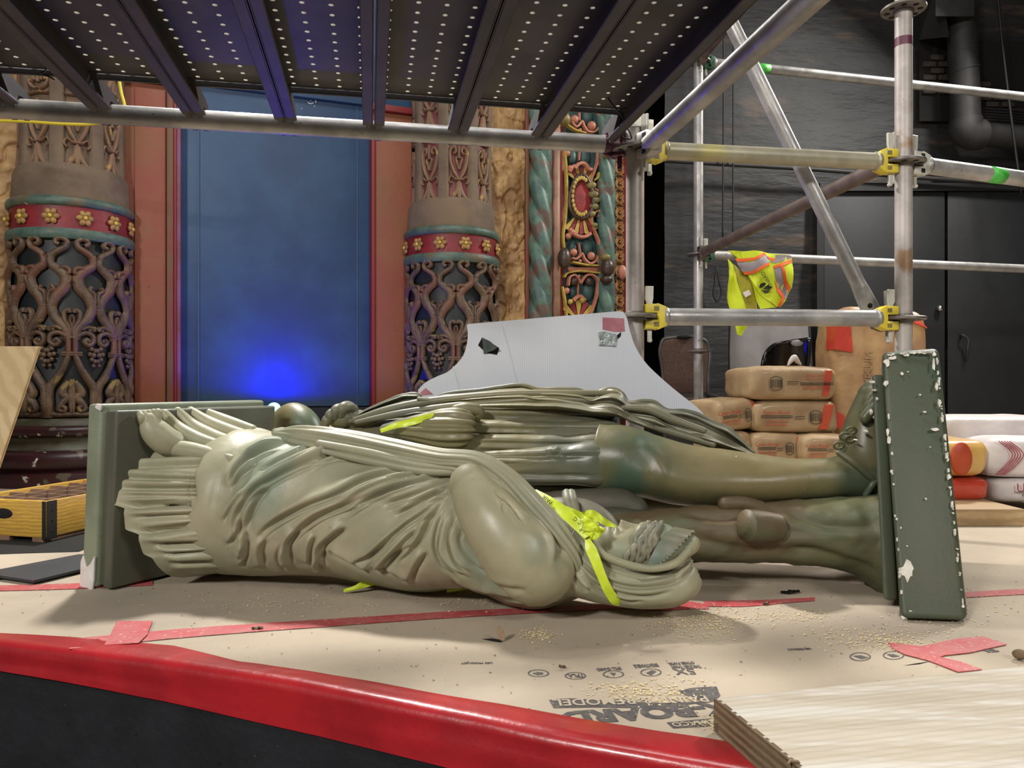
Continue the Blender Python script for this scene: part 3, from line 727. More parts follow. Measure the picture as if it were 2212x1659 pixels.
ov = [Wuv(1256 + 25 * math.cos(t) + 3 * math.sin(t * 2), 424 + 47 * math.sin(t), .07) for t in th]
V, Fc = tube(ov + [ov[0]], 4.6 * k, 10); mk('cartouche_frame', V, Fc, 'carve_brown', cs, True)
V = np.array([p0 + np.array((0, 0, 0))] + [Wuv(1256 + 23 * math.cos(t), 424 + 45 * math.sin(t), .05) for t in th]); V[0] = Wuv(1256, 424, .075)
mk('cartouche_field', V, [(0, 1 + (i + 1) % 40, 1 + i) for i in range(40)], 'carve_red', cs, True)
for i in range(17):
    t = math.radians(60 + i * 15); q = Wuv(1256 + 19 * math.cos(t), 424 + 40 * math.sin(t), .085); mk('bead', *ball(q, 3.4 * k, 8, 6, (1, 1, 1.5)), 'carve_yellow', cs, True)
for i, (u, v, r) in enumerate(((1277, 400, 12), (1282, 420, 12), (1288, 432, 10), (1284, 446, 11), (1278, 462, 10), (1284, 486, 8))):
    q = Wuv(u, v, .07); mk('leaf', *ball(q, r * k, 10, 8, (1, .6, .7)), 'carve_olive', cs, True)
carve([[(1240, 366), (1246, 357), (1256, 354), (1264, 358), (1270, 366), (1276, 368)], [(1228, 372), (1234, 362), (1240, 360)], [(1228, 495), (1236, 504), (1250, 512), (1262, 512), (1274, 505)], [(1236, 650), (1250, 640), (1262, 650)]], 'salmon', .06, 4, .025, 'petal_edge')
for (u, v, r, m, o) in ((1239, 545, 8, 'salmon', .06), (1277, 553, 9, 'salmon', .06), (1239, 608, 9, 'carve_brown', .06), (1272, 608, 9, 'carve_brown', .06), (1241, 258, 9, 'salmon', .06), (1278, 272, 10, 'salmon', .06), (1225, 331, 7, 'salmon', .06), (1228, 510, 7, 'salmon', .06), (1224, 628, 7, 'salmon', .06), (1253, 281, 4, 'salmon', .06), (1253, 564, 4, 'salmon', .06), (1251, 597, 4, 'salmon', .06), (1294, 565, 6, 'salmon', .06), (1232, 364, 7, 'salmon', .07), (1236, 502, 7, 'salmon', .07), (1232, 652, 6, 'carve_yellow', .07), (1258, 648, 7, 'carve_yellow', .07)):
    q = Wuv(u, v, o); mk('bead', *ball(q, r * q[1] / F, 12, 9), m, cs, True)
for (u, v, r, m, sq) in ((1219, 558, 18, 'carve_brown', (.8, 1, 1.3)), (1219, 258, 15, 'carve_olive', (.9, 1, 1)), (1312, 578, 17, 'carve_brown', (.9, 1, 1.15)), (1310, 604, 14, 'carve_brown', (1, 1, .7)), (1307, 556, 12, 'carve_olive', (1, 1, .7)), (1310, 336, 10, 'carve_olive', (1, 1, .6))):
    q = Wuv(u, v, .13); mk('knob', *ball(q, r * q[1] / F, 16, 12, sq), m, cs, True)
q = Wuv(1344, 588, .08); mk('knob', *ball(q, 12 * q[1] / F, 14, 10, (.8, .8, 1.3)), 'salmon', cs, True)
for (a, b, m, o) in ((1315, 1320, 'carve_red', .03), (1320, 1326, 'stripe_blue', .02), (1326, 1352, 'carve_brown', .004), (1352, 1359, 'carve_red', .04), (1359, 1392, 'mould_pink', .02)):
    mk('edge_stripe', *bevel(wslab(a, b, 0, 2.6, -.2, o), .003), m, cs, True, None, 30)
q = Wuv(1339, 500, .005); rk = q[1] / F; mb = MB()
for rr in (10.5, 6.5): mb.add(tube([(rr * rk * math.cos(t), 0, rr * rk * math.sin(t)) for t in np.linspace(0, 2 * np.pi, 25)], 2.1 * rk, 6, cap=False))
for i in range(7):
    a = math.radians(60 + i * 10)
    for sg in (1, -1): mb.add(tube([(8 * rk * math.cos(a + i * .12), 0, sg * 9 * rk), (13 * rk * math.cos(math.radians(30 + i * 20)), 0, sg * 15 * rk)], .7 * rk, 5))
mb.add(ball((0, -.006, 0), 3 * rk, 8, 6))
t_ = mb.build('chain_link', 'chain_gold', None, True); cm = t_.data; bpy.data.objects.remove(t_)
for i in range(-8, 26):
    v = 240 + i * 31.5
    if 190 < v < 700: link('chain_link', cm, cs, Matrix.Translation(Vector(Wuv(1339, v, .012))) @ Matrix.Rotation(math.atan2(EW[1], EW[0]), 4, 'Z'))
# ---------------------------------------------------------------- scaffold
mdef('galv', (164, 162, 160), (144, 142, 140), sc=14, rough=.42, metal=.4, c3=(184, 181, 176), sc3=5, bump=.12, bsc=60, rvar=(.3, .6), spot=(60, .72, (96, 88, 80)))
mdef('galv_pink', (182, 174, 168), (160, 152, 146), sc=14, rough=.5, metal=.25, c3=(150, 120, 92), sc3=7, lo3=.6, hi3=.7, spot=(60, .72, (96, 86, 78)))
mdef('galv_yellow', (166, 160, 138), (148, 143, 122), sc=11, rough=.45, metal=.35, c3=(174, 165, 108), sc3=4, spot=(50, .74, (110, 100, 84)))
mdef('galv_brown', (112, 100, 94), (92, 80, 75), sc=12, rough=.5, metal=.4)
mdef('yellow_paint', (222, 198, 52), (206, 188, 78), sc=30, rough=.45, spot=(50, .66, (200, 198, 180)))
mdef('white_metal', (206, 204, 192), (182, 180, 168), sc=30, rough=.45, metal=.2)
mdef('green_paint', (64, 178, 58), (84, 196, 80), sc=60, rough=.5, spot=(90, .62, (160, 170, 150)))
mdef('green_dark', (40, 92, 66), (60, 110, 84), sc=30, rough=.5)
mdef('maroon_paint', (92, 32, 58), (76, 28, 48), sc=20, rough=.45)
mdef('deck_steel', (78, 74, 76), (62, 59, 62), sc=6, rough=.55, metal=.35, c3=(70, 66, 62), bump=.1, bsc=50)
mdef('deck_hole_lit', (235, 232, 225), rough=.5)  # bright dots of light through the holes, put into the collar colour
mdef('rosette_steel', (124, 118, 112), (98, 92, 88), sc=20, rough=.5, metal=.5)
mdef('plastic_black', (14, 14, 15), rough=.5)
mdef('cable_yellow', (196, 176, 48), rough=.45)
TR = .02415
PA, PB, PC = Vector((.34, 2.13, 0)), Vector((1.15, 2.257, 0)), Vector((.965, 3.98, 0))
def rosette_disc(p, z, parent, mat='rosette_steel'):
    mb = MB(); prof = [(TR, -.005), (.058, -.005), (.0615, -.003), (.0615, .003), (.058, .005), (TR, .005)]
    mb.add(lathe(prof, 40, (p.x, p.y, z)))
    mb.add(lathe([(TR + .001, -.014), (TR + .005, -.006), (TR + .005, .006), (TR + .001, .014)], 24, (p.x, p.y, z)))
    d = mb.build('rosette_disc', mat, parent, True, None, 40)
    for k in range(8):
        a = k * math.pi / 4 + .35; r = .044
        mk('disc_slot', *lathe([(0, -.0056), (.0085, -.0056)], 10, (p.x + r * math.cos(a), p.y + r * math.sin(a), z)), 'deep_black', d)
    return d
def post(p, z1, zs, label, mat):
    t = thing('scaffold_post', label, 'scaffold post', (p.x, p.y, 0), 'scaffold posts')
    mk('tube', *tube([(p.x, p.y, .01), (p.x, p.y, z1)], TR, 28), mat, t, True, None, 40)
    mk('base_plate', *rbox((p.x, p.y, .005), (.14, .14, .01), .002), 'rosette_steel', t)
    mk('base_collar', *tube([(p.x, p.y, .01), (p.x, p.y, .12)], .029, 24), 'rosette_steel', t, True, None, 40)
    for z in zs: rosette_disc(p, z, t)
    return t
tA = post(PA, 2.3, (.637, 1.10), 'galvanised scaffold post standing behind the white corrugated board', 'galv_pink')
tB = post(PB, 2.6, (.642, 1.10, 1.55), 'galvanised scaffold post behind the green statue slab', 'galv_pink')
tC = post(PC, 2.9, (.62, 1.12, 2.12), 'thin-looking far scaffold post left of the safety vest', 'galv')
mk('paint_mark', *tube([(PB.x, PB.y, 1.44), (PB.x, PB.y, 1.465)], TR + .0006, 20), 'maroon_paint', tB)
mk('sticker', *rbox((PA.x + .002, PA.y - .0255, 1.19), (.03, .003, .07), .001), 'white_metal', tA)
def head(p, d, z, parent, mat, wmat='white_metal', up=.085, hole=False):
    """wedge head gripping a rosette: p post axis, d horizontal direction away from the post"""
    d = Vector(d).normalized(); s = Vector((-d.y, d.x, 0))
    R = Matrix((d, s, Vector((0, 0, 1)))).transposed()
    def at(a, b, c): return (p.x + d.x * a + s.x * b, p.y + d.y * a + s.y * b, z + c)
    mb = MB()
    for sg in (1, -1):
        mb.add(rbox(at(.047, 0, sg * .022), (.042, .036, .026), .004, R))
    mb.add(bevel(hexa([at(.060, -.018, -.038), at(.088, -.021, -.026), at(.088, .021, -.026), at(.060, .018, -.038), at(.060, -.018, .038), at(.088, -.021, .026), at(.088, .021, .026), at(.060, .018, .038)]), .004))
    h = mb.build('wedge_head', mat, parent, True, None, 30)
    for c in (-.022, .022):
        for sg in (1, -1):
            mk('head_recess', *box(at(.057, sg * .0182, c), (.014, .002, .012), R), 'deep_black' if mat != 'yellow_paint' else 'carve_olive', h)
    o2 = [(.037, -.07), (.049, -.07), (.049, .03), (.053, .05), (.054, up), (.030, up), (.029, .05), (.036, .035)]
    w = mk('wedge', *bevel(prism(o2, (p.x, p.y, z), tuple(d), (0, 0, 1), .008), .0015, 1), wmat, parent, True, None, 30)
    mk('wedge_rivet', *ball(at(.043, -.005, -.066), .006, 10, 8), wmat, w, True)
    return h
def ledger(a, b, label, mat, ha=None, hb=None, group='scaffold ledgers', name='scaffold_ledger', r=TR):
    """horizontal tube between two points; ha / hb = (post, material) heads"""
    a, b = Vector(a), Vector(b); t = thing(name, label, 'scaffold tube', (a + b) / 2, group)
    d = (b - a).normalized(); a2 = a + d * (.085 if ha else 0); b2 = b - d * (.085 if hb else 0)
    mk('tube', *tube([a2, b2], r, 26), mat, t, True, None, 40)
    if ha: head(a, (d.x, d.y, 0), a.z, t, ha); mk('weld', *tube([a2 - d * .003, a2 + d * .008], r + .003, 20), mat, t, True)
    if hb: head(b, (-d.x, -d.y, 0), b.z, t, hb); mk('weld', *tube([b2 - d * .008, b2 + d * .003], r + .003, 20), mat, t, True)
    return t
def pz(p, z): return Vector((p.x, p.y, z))
ledger(pz(PA, 1.10), pz(PB, 1.10), 'yellow-stained upper ledger tube between the two front posts', 'galv_yellow', 'yellow_paint', 'yellow_paint')
ledger(pz(PA, .637), pz(PB, .642), 'bright galvanised lower ledger tube between the two front posts', 'galv', 'yellow_paint', 'yellow_paint')
ledger(pz(PB, 1.10), Vector((2.05, 2.60, 1.10)), 'ledger tube with a green band leaving the right front post', 'galv', 'white_metal')
gb = Vector((2.05, 2.60, 1.10)) - pz(PB, 1.10); gb.normalize(); q0 = pz(PB, 1.10) + gb * .345
bpy.context.view_layer.update()
l3 = [o for o in COL.objects if o.name.startswith('scaffold_ledger') and 'green band' in o.get('label', '')][0]
mk('paint_band', *tube([q0, q0 + gb * .062], TR + .0008, 24), 'green_paint', l3, True)
ledger(pz(PC, 1.12), pz(PB, 1.12), 'brown weathered ledger tube slanting from the far post to the right front post', 'galv_brown', 'galv_brown', 'galv_brown')
ledger(pz(PC, 2.12), pz(PB, 2.12), 'high dark ledger tube rising from the far post at the top', 'galv_brown', 'galv_brown')
RD = Vector((2.02, .49, 0)).normalized()
l5 = ledger(pz(PC, 2.12), pz(PC, 2.12) + RD * 2.9, 'high ledger tube with a green mark running right from the far post', 'galv', 'green_dark')
mk('paint_band', *tube([pz(PC, 2.12) + RD * .34, pz(PC, 2.12) + RD * .41], TR + .0008, 20), 'green_paint', l5, True)
lv = ledger(pz(PC, 1.12), pz(PC, 1.12) + RD * 2.9, 'ledger tube carrying the yellow safety vest', 'galv', 'green_dark')
# tube coming towards the viewer under the platform's right side
NA = Vector((.372, 2.08, 1.10)); NB = Vector((.70, .12, 1.10))
t = thing('scaffold_ledger', 'thick-looking tube coming forward over the viewer from the front post', 'scaffold tube', (NA + NB) / 2, 'scaffold ledgers')
mk('tube', *tube([NA, NB], TR, 28), 'galv', t, True, None, 40); head(PA, (NA - pz(PA, 1.1)), 1.10, t, 'galv')
# tube carrying the decks
L0, L1 = PZ(0, 233, 1.12), PZ(1330, 313, 1.12); LD = (L1 - L0).normalized()
t = thing('scaffold_ledger', 'bright tube that carries the steel decks across the left side', 'scaffold tube', (L0 + L1) / 2, 'scaffold ledgers')
mk('tube', *tube([L0 - LD * .9, L1], TR, 28), 'galv', t, True, None, 40)
mk('painted_end', *tube([L1 - LD * .035, L1 + LD * .004], TR + .002, 24), 'maroon_paint', t, True, None, 40)
head(PA, (L1 - pz(PA, 1.12)), 1.12, t, 'maroon_paint', 'maroon_paint')
# diagonal brace
b0, b1 = P(1886, 680, 2.31), P(1500, -112, 2.31)
t = thing('scaffold_brace', 'diagonal grey brace tube rising to the left behind the front ledgers', 'scaffold tube', b0)
bd = (b1 - b0).normalized(); mk('tube', *tube([b0 + bd * .09, b1], .0215, 24), 'galv', t, True, None, 40)
fl = [b0 + bd * .11, b0 + bd * .07, b0 + bd * .03, b0 - bd * .015]
C = np.array([tuple(x) for x in fl]); T_, A_, B_ = frames(C, (0, 1, 0)); th = np.linspace(0, 2 * np.pi, 20, endpoint=False); rings = []
for i, (ra, rb) in enumerate(((.0215, .0215), (.017, .026), (.008, .029), (.006, .027))):
    rings.append(C[i] + ra * np.cos(th)[:, None] * A_[i] + rb * np.sin(th)[:, None] * B_[i])
V, Fc = grid(np.stack(rings), False, True); Fc += [tuple(range(20)), tuple(60 + i for i in reversed(range(20)))]
mk('flattened_end', V, Fc, 'galv', t, True, None, 60)
bp = b0 + bd * .03; mk('bolt', *ball((bp.x, bp.y - .008, bp.z), .008, 10, 8, (1, .6, 1)), 'deep_black', t, True)
head(PB, (b0.x - PB.x, b0.y - PB.y - .0, 0), .642, t, 'galv_brown', 'galv')

# perforated steel decks
ED_ = Vector((-.184, 1, 0)).normalized()
def lpt(u):
    k = (u - U0) / F; s = (k * L0.y - L0.x) / (LD.x - k * LD.y); return L0 + LD * s
US = [-390, -175, 30, 227, 427, 621, 807, 986, 1162, 1322]
names = ['steel deck plank at the far left edge of the frame', 'perforated steel deck plank over the left column', 'perforated deck plank between left column and red door jamb', 'perforated deck plank over the red jamb and blue panel', 'perforated deck plank over the middle of the blue panel', 'perforated deck plank over the right half of the blue panel', 'perforated deck plank above the second column', 'perforated deck plank above the gold plaster strip', 'rightmost perforated deck plank beside the front post']
ZP = 1.178
for i in range(len(US) - 1):
    if i == 0: continue
    pa, pb = lpt(US[i]), lpt(US[i + 1]); wd = (pb - pa).length; g = .0015
    X_ = LD; Y_ = ED_
    def D(a, b, z): q = pa + X_ * a + Y_ * b; return (q.x, q.y, z)
    t = thing('scaffold_deck', names[i], 'scaffold deck', (pa + pb) / 2 - Y_ * .5 + Vector((0, 0, .05)), 'steel deck planks')
    Ln = 1.02; end = -.115
    # plate with punched holes: 4 columns, each hole a square opening with an upturned collar, whitened as if lit from above
    x0, x1 = g, wd - g; nc = 4; nr = 22; px = np.linspace(x0, x1, nc + 1); py = np.linspace(-Ln, end, nr + 1)
    V, Fc, Vc, Fcc = [], [], [], []
    for a in range(nc):
        for b in range(nr):
            xa, xb, ya, yb = px[a], px[a + 1], py[b], py[b + 1]; cx, cy = (xa + xb) / 2, (ya + yb) / 2; h = .0052; n = len(V)
            o8 = [(xa, ya), (cx, ya), (xb, ya), (xb, cy), (xb, yb), (cx, yb), (xa, yb), (xa, cy)]
            i8 = [(cx + h * math.cos(q), cy + h * math.sin(q)) for q in np.radians([225, 270, 315, 0, 45, 90, 135, 180])]
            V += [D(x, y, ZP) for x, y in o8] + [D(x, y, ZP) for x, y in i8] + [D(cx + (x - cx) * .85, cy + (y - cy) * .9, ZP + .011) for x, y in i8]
            for k in range(8):
                k2 = (k + 1) % 8; Fc.append((n + k, n + 8 + k, n + 8 + k2, n + k2))
                Fcc.append((n + 8 + k, n + 16 + k, n + 16 + k2, n + 8 + k2))
    mk('perforated_plate', V, Fc, 'deck_steel', t)
    V2 = np.array(V); mk('hole_collars', V2, Fcc, 'deck_hole_lit', t)['kind'] = 'stuff'
    for sd, xx in ((1, x0), (-1, x1)):
        # side flange with inward lip, drawn as an L profile
        mb = MB(); z0 = 1.118
        mb.add(hexa([D(xx, -Ln, z0), D(xx + sd * .003, -Ln, z0), D(xx + sd * .003, -.03, z0), D(xx, -.03, z0), D(xx, -Ln, ZP + .003), D(xx + sd * .003, -Ln, ZP + .003), D(xx + sd * .003, -.03, ZP + .003), D(xx, -.03, ZP + .003)]))
        mb.add(bevel(hexa([D(xx, -Ln, z0), D(xx + sd * .026, -Ln, z0), D(xx + sd * .026, -.04, z0), D(xx, -.04, z0), D(xx, -Ln, z0 + .008), D(xx + sd * .026, -Ln, z0 + .008), D(xx + sd * .026, -.04, z0 + .008), D(xx, -.04, z0 + .008)]), .002, 1))
        mb.build('side_flange', 'deck_steel', t, True, None, 30)
        # claw hooked over the tube
        xc = xx + sd * .012; out = [(-.06, 1.122), (-.036, 1.112), (-.034, 1.13), (-.022, 1.146), (0, 1.150), (.022, 1.144), (.03, 1.13), (.032, 1.105), (.04, 1.105), (.044, 1.14), (.03, 1.165), (0, 1.172), (-.06, 1.178), (-.13, 1.178)]
        q = pa + X_ * xc
        mk('claw', *prism(out, (q.x, q.y, 0), tuple(Y_), (0, 0, 1), .012), 'deck_steel', t)
    mk('end_stiffener', *box(D(wd / 2, end + .006, ZP - .006), (wd - 2 * g, .006, .014), Matrix((X_, Y_, Vector((0, 0, 1)))).transposed()), 'deck_steel', t)
# wires and cable
tag(mk('wire_tie', *tube([P(1308, 203, 1.95), P(1322, 225, 1.96), P(1345, 252, 1.98), P(1352, 270, 2.0), P(1362, 290, 2.05), P(1358, 300, 2.1), P(1346, 298, 2.1), P(1352, 280, 2.06), P(1372, 252, 2.02)], .0022, 6, 60), 'plastic_black', None, True), 'loose black wire tie at the front post beside the deck', 'wire')
tag(mk('zip_tie', *tube([P(100, 145, 1.72), P(97, 155, 1.73), P(88, 158, 1.74), P(104, 165, 1.75), P(118, 172, 1.76)], .0018, 6, 40), 'plastic_black', None, True), 'small black zip tie dangling from the deck at upper left', 'zip tie')
tag(mk('yellow_cable', *tube([P(-60, 260, 3.0), P(60, 263, 3.0), P(140, 268, 3.0), P(200, 268, 3.0), P(245, 258, 3.0), P(268, 236, 3.0), P(262, 200, 3.0), P(255, 160, 3.0), P(250, 120, 3.0)], .0062, 8, 80), 'cable_yellow', None, True), 'yellow cable slung behind the deck tube at upper left', 'cable')
# ---------------------------------------------------------------- reclining robed statue
mdef('statue_robe', (162, 157, 131), (144, 143, 117), sc=5, rough=.48, c3=(130, 140, 119), sc3=3.4, lo3=.54, hi3=.74, bump=.12, bsc=70, rvar=(.38, .6), spot=(90, .755, (205, 196, 168)), spot2=(120, .75, (96, 92, 74)))
mdef('statue_smooth', (170, 162, 132), (154, 149, 120), sc=6, rough=.42, c3=(138, 144, 120), sc3=5, spot=(120, .765, (110, 104, 84)), rvar=(.34, .55))
mdef('statue_teal', (118, 122, 104), (130, 126, 104), sc=10, rough=.5, c3=(98, 116, 104), sc3=6)
mdef('statue_hair', (146, 140, 118), (120, 122, 104), sc=40, rough=.5)
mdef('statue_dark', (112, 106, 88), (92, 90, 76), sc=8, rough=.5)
mdef('plinth_green', (86, 86, 71), (76, 78, 64), sc=5, rough=.5, c3=(92, 96, 82), sc3=4, spot=(80, .76, (196, 184, 150)))
mdef('plinth_edge', (128, 136, 114), (112, 119, 98), sc=8, rough=.5, spot=(60, .75, (200, 190, 160)))
mdef('plaster_white', (222, 218, 212), (206, 200, 196), sc=30, rough=.8)
mdef('flag_tape', (214, 232, 60), (196, 216, 50), sc=20, rough=.4)
mdef('marker', (22, 24, 20), rough=.7)

def smooth01(x, a, b):
    t = np.clip((x - a) / (b - a), 0, 1); return t * t * (3 - 2 * t)
def pdist(u, v, pts):
    """distance to a smoothed pixel polyline, plus position along it 0..1"""
    c = spl(pts, max(8, 6 * len(pts))); best = np.full(u.shape, 1e9); tt = np.zeros(u.shape); n = len(c) - 1
    for i in range(n):
        a, b = c[i], c[i + 1]; d = b - a; L2 = max(d @ d, 1e-9)
        t = np.clip(((u - a[0]) * d[0] + (v - a[1]) * d[1]) / L2, 0, 1)
        q = np.hypot(u - a[0] - t * d[0], v - a[1] - t * d[1])
        m = q < best; best[m] = q[m]; tt[m] = (i + t[m]) / n
    return best, tt
def foldfield(u, v, folds):
    """sum of carved folds in photo pixels: (points, half width, depth)"""
    h = np.zeros_like(u)
    for pts, w, amp in folds:
        p = np.array(pts, float); m = (u > p[:, 0].min() - 5 * w) & (u < p[:, 0].max() + 5 * w) & (v > p[:, 1].min() - 5 * w) & (v < p[:, 1].max() + 5 * w)
        if not m.any(): continue
        d, t = pdist(u[m], v[m], pts); e = smooth01(t, -.02, .18) * (1 - smooth01(t, .8, 1.02)) * .9 + .1 * ((t > .001) & (t < .999))
        h[m] += amp * e * (-np.exp(-(d / w) ** 2) + .4 * np.exp(-((d - 2.0 * w) / (1.2 * w)) ** 2))
    return h
def creasefield(u, v, folds):
    """overlapping drapery: each line is a deep crease whose upper side swells over the lower one"""
    h = np.zeros_like(u)
    for pts, w, amp in folds:
        p = np.array(pts, float)
        if p[-1, 0] < p[0, 0]: p = p[::-1]
        m = (u > p[:, 0].min() - 6 * w) & (u < p[:, 0].max() + 6 * w) & (v > p[:, 1].min() - 6 * w) & (v < p[:, 1].max() + 6 * w)
        if not m.any(): continue
        U, V_ = u[m], v[m]; c = spl(p, max(10, 7 * len(p))); best = np.full(U.shape, 1e9); sg = np.zeros(U.shape); tt = np.zeros(U.shape); n = len(c) - 1
        for i in range(n):
            a, b = c[i], c[i + 1]; d = b - a; L2 = max(d @ d, 1e-9)
            t = np.clip(((U - a[0]) * d[0] + (V_ - a[1]) * d[1]) / L2, 0, 1); q = np.hypot(U - a[0] - t * d[0], V_ - a[1] - t * d[1])
            k = q < best; best[k] = q[k]; tt[k] = (i + t[k]) / n; sg[k] = (d[0] * (V_ - a[1]) - d[1] * (U - a[0]))[k]
        e = smooth01(tt, -.01, .22) * (1 - smooth01(tt, .76, 1.01))
        up = (sg < 0); d = best
        prof = np.where(up, .85 * (1 - np.exp(-(d / (.9 * w)) ** 2)) * np.exp(-(d / (2.8 * w)) ** 2) * 1.6, .25 * (1 - np.exp(-(d / (1.4 * w)) ** 2)) * np.exp(-(d / (3.2 * w)) ** 2)) - .8 * np.exp(-(d / (.75 * w)) ** 2)
        h[m] += amp * e * prof
    return h
def gnorm(A, cv=True):
    dv = (np.roll(A, -1, 1) - np.roll(A, 1, 1)) if cv else np.gradient(A, axis=1)
    du = np.gradient(A, axis=0); N = np.cross(du, dv); N /= np.maximum(np.linalg.norm(N, axis=2, keepdims=True), 1e-12); return N
def loft(stations, n, seg, expo=2.0):
    """rows: u, v top, v bottom, depth Y, half depth -> ring array (n, seg, 3)"""
    rows = []
    for (u, vt, vb, Y, hd) in stations:
        c = P(u, (vt + vb) / 2, Y); rows.append((c.x, c.y, c.z, (vb - vt) / 2 / F * Y, hd))
    S_ = spl(rows, n); C = S_[:, :3]; T = np.gradient(C, axis=0); T /= np.linalg.norm(T, axis=1, keepdims=True)
    Sd = np.cross(T, (0, 0, 1.0)); Sd /= np.linalg.norm(Sd, axis=1, keepdims=True); Up = np.cross(Sd, T)
    th = np.linspace(0, 2 * np.pi, seg, endpoint=False); co, si = np.cos(th), np.sin(th)
    if expo != 2.0:
        co = np.sign(co) * np.abs(co) ** (2 / expo); si = np.sign(si) * np.abs(si) ** (2 / expo)
    return C[:, None] + S_[:, 4][:, None, None] * co[None, :, None] * Sd[:, None] + S_[:, 3][:, None, None] * si[None, :, None] * Up[:, None]
def outward(A):
    N = gnorm(A); c = A.mean(1, keepdims=True); 
    if ((A - c) * N).sum() < 0: N = -N
    return N
def carve_rings(A, folds=(), back=0.0, bk=9.0, noise=.0012, crease=False):
    N = outward(A); sh = A.shape[:2]; Pf = A.reshape(-1, 3); u, v = proj(Pf)
    view = np.array((0, 0, H)) - A; view /= np.linalg.norm(view, axis=2, keepdims=True); f = smooth01((N * view).sum(2), -.3, .1)
    h = ((creasefield if crease else foldfield)(u, v, folds) * Pf[:, 1] / F).reshape(sh) * f
    if back:
        t = np.linspace(0, 1, sh[0])[:, None]; a = np.linspace(0, 2 * np.pi, sh[1], endpoint=False)[None]
        h = h + (1 - f) * back * np.sin(bk * a + 6 * t + 2 * np.sin(3 * t + a))
    h = h + noise * fbm(A[..., 0] * 30, A[..., 1] * 30, A[..., 2] * 30, 2)
    return A + N * h[..., None]
def rings_mesh(name, A, mat, parent, cap=(True, True)):
    V, Fc = grid(A, False, True); n = A.shape[1]; m = A.shape[0]
    V = np.vstack([V, A[0].mean(0), A[-1].mean(0)]); 
    if cap[0]: Fc += [(len(V) - 2, i, (i + 1) % n) for i in range(n)]
    if cap[1]: Fc += [(len(V) - 1, (m - 1) * n + (i + 1) % n, (m - 1) * n + i) for i in range(n)]
    N = gnorm(A); c = A.mean(1, keepdims=True)
    if ((A - c) * N).sum() > 0: pass
    bm_flip = ((A - c) * N).sum() < 0
    if not bm_flip: Fc = [f for f in Fc]
    else: Fc = [f[::-1] for f in Fc]
    return mk(name, V, Fc, mat, parent, True)
def ptube(pts, n=40, seg=28, flat=1.0, up=None, dome=True):
    """rows u, v, Y, radius in metres -> rings with domed ends"""
    rows = [tuple(P(u, v, Y)) + (r,) for u, v, Y, r in pts]; S_ = spl(rows, n); C, R = S_[:, :3], S_[:, 3]
    if dome:
        T0 = C[0] - C[1]; T0 /= np.linalg.norm(T0); T1 = C[-1] - C[-2]; T1 /= np.linalg.norm(T1); k = np.radians([86, 68, 48, 28, 10])
        C = np.vstack([C[0] + T0 * R[0] * np.sin(k)[:, None], C, C[-1] + T1 * R[-1] * np.sin(k[::-1])[:, None]]); R = np.r_[R[0] * np.cos(k), R, R[-1] * np.cos(k[::-1])]
    T, A, B = frames(C, up); th = np.linspace(0, 2 * np.pi, seg, endpoint=False)
    return C[:, None] + R[:, None, None] * (np.cos(th)[None, :, None] * A[:, None] * flat + np.sin(th)[None, :, None] * B[:, None])

# plinth frame
PO = Vector((-.963, 1.717, 0)); PD = Vector((.5, .866, 0)); PW = Vector((.054, -.031, .998)).normalized(); PX = Vector((.865, -.5, -.06)).normalized()
def pl(a, d, w_): return PO + PX * a + PD * d + PW * w_ + Vector((0, 0, .06 * a))
wm = thing('robed_statue', 'pale green hooded robed woman statue lying in front with its head to the right', 'statue', (-.3, 1.75, 0))
def slab(a0, a1, d0, d1, w0, w1): return hexa([pl(a, d, w_) for w_ in (w0, w1) for a, d in ((a0, d0), (a1, d0), (a1, d1), (a0, d1))])
pln = mk('plinth', *bevel(slab(0, .05, 0, .46, .0, .407), .008, 3), 'plinth_edge', wm, True, None, 35)
mk('plinth_cove', *bevel(slab(.045, .082, .012, .448, .004, .392), .006, 2), 'plinth_green', wm, True, None, 35)
mk('plinth_step', *bevel(slab(.07, .098, .006, .455, .002, .393), .006, 3), 'plinth_green', wm, True, None, 35)
mk('plaster_chip', *bevel(prism([(.002, -.002), (.046, -.002), (.05, .02), (.05, .075), (.036, .055), (.02, .045), (.008, .07), (.0, .055)], pl(0, -.0012, 0), PX, PW, .005), .001, 1), 'plaster_white', pln)
mk('plaster_chip', *bevel(prism([(.03, .40), (.05, .395), (.053, .409), (.035, .410)], pl(0, -.0005, 0), PX, PW, .004), .0008, 1), 'plaster_white', pln)
# pleated underskirt
st = [(352, 962, 1232, 1.835, .168), (395, 962, 1229, 1.82, .163), (440, 958, 1226, 1.805, .155), (490, 950, 1222, 1.80, .148), (540, 945, 1225, 1.785, .14)]
A = loft(st, 110, 380, 2.4)
_, vv = proj(A[0]); stp = .045 * smooth01(vv, 1086, 1096) + .035 * smooth01(vv, 1140, 1150) + .02 * smooth01(vv, 1190, 1200)
for i in range(110):
    A[i] += (stp * (1 - i / 110.0))[:, None] * np.array((.94, -.33, 0))
fo = [([(248, 1010), (360, 1004), (480, 1000)], 5, 9), ([(248, 1030), (360, 1034), (492, 1038)], 4.5, 9), ([(252, 1054), (370, 1056), (492, 1054)], 5, 10), ([(262, 1071), (380, 1072), (495, 1073)], 4, 8), ([(262, 1094), (380, 1088), (495, 1082)], 7, 18), ([(280, 1118), (380, 1114), (490, 1112)], 5, 9), ([(295, 1152), (390, 1141), (490, 1128)], 7, 18), ([(330, 1177), (410, 1175), (495, 1172)], 5, 12), ([(350, 1198), (420, 1194), (500, 1190)], 4, 8), ([(365, 1217), (430, 1215), (510, 1213)], 4, 9), ([(255, 990), (350, 985), (470, 978)], 4, 6), ([(300, 955), (390, 962), (490, 970)], 5, 8)]
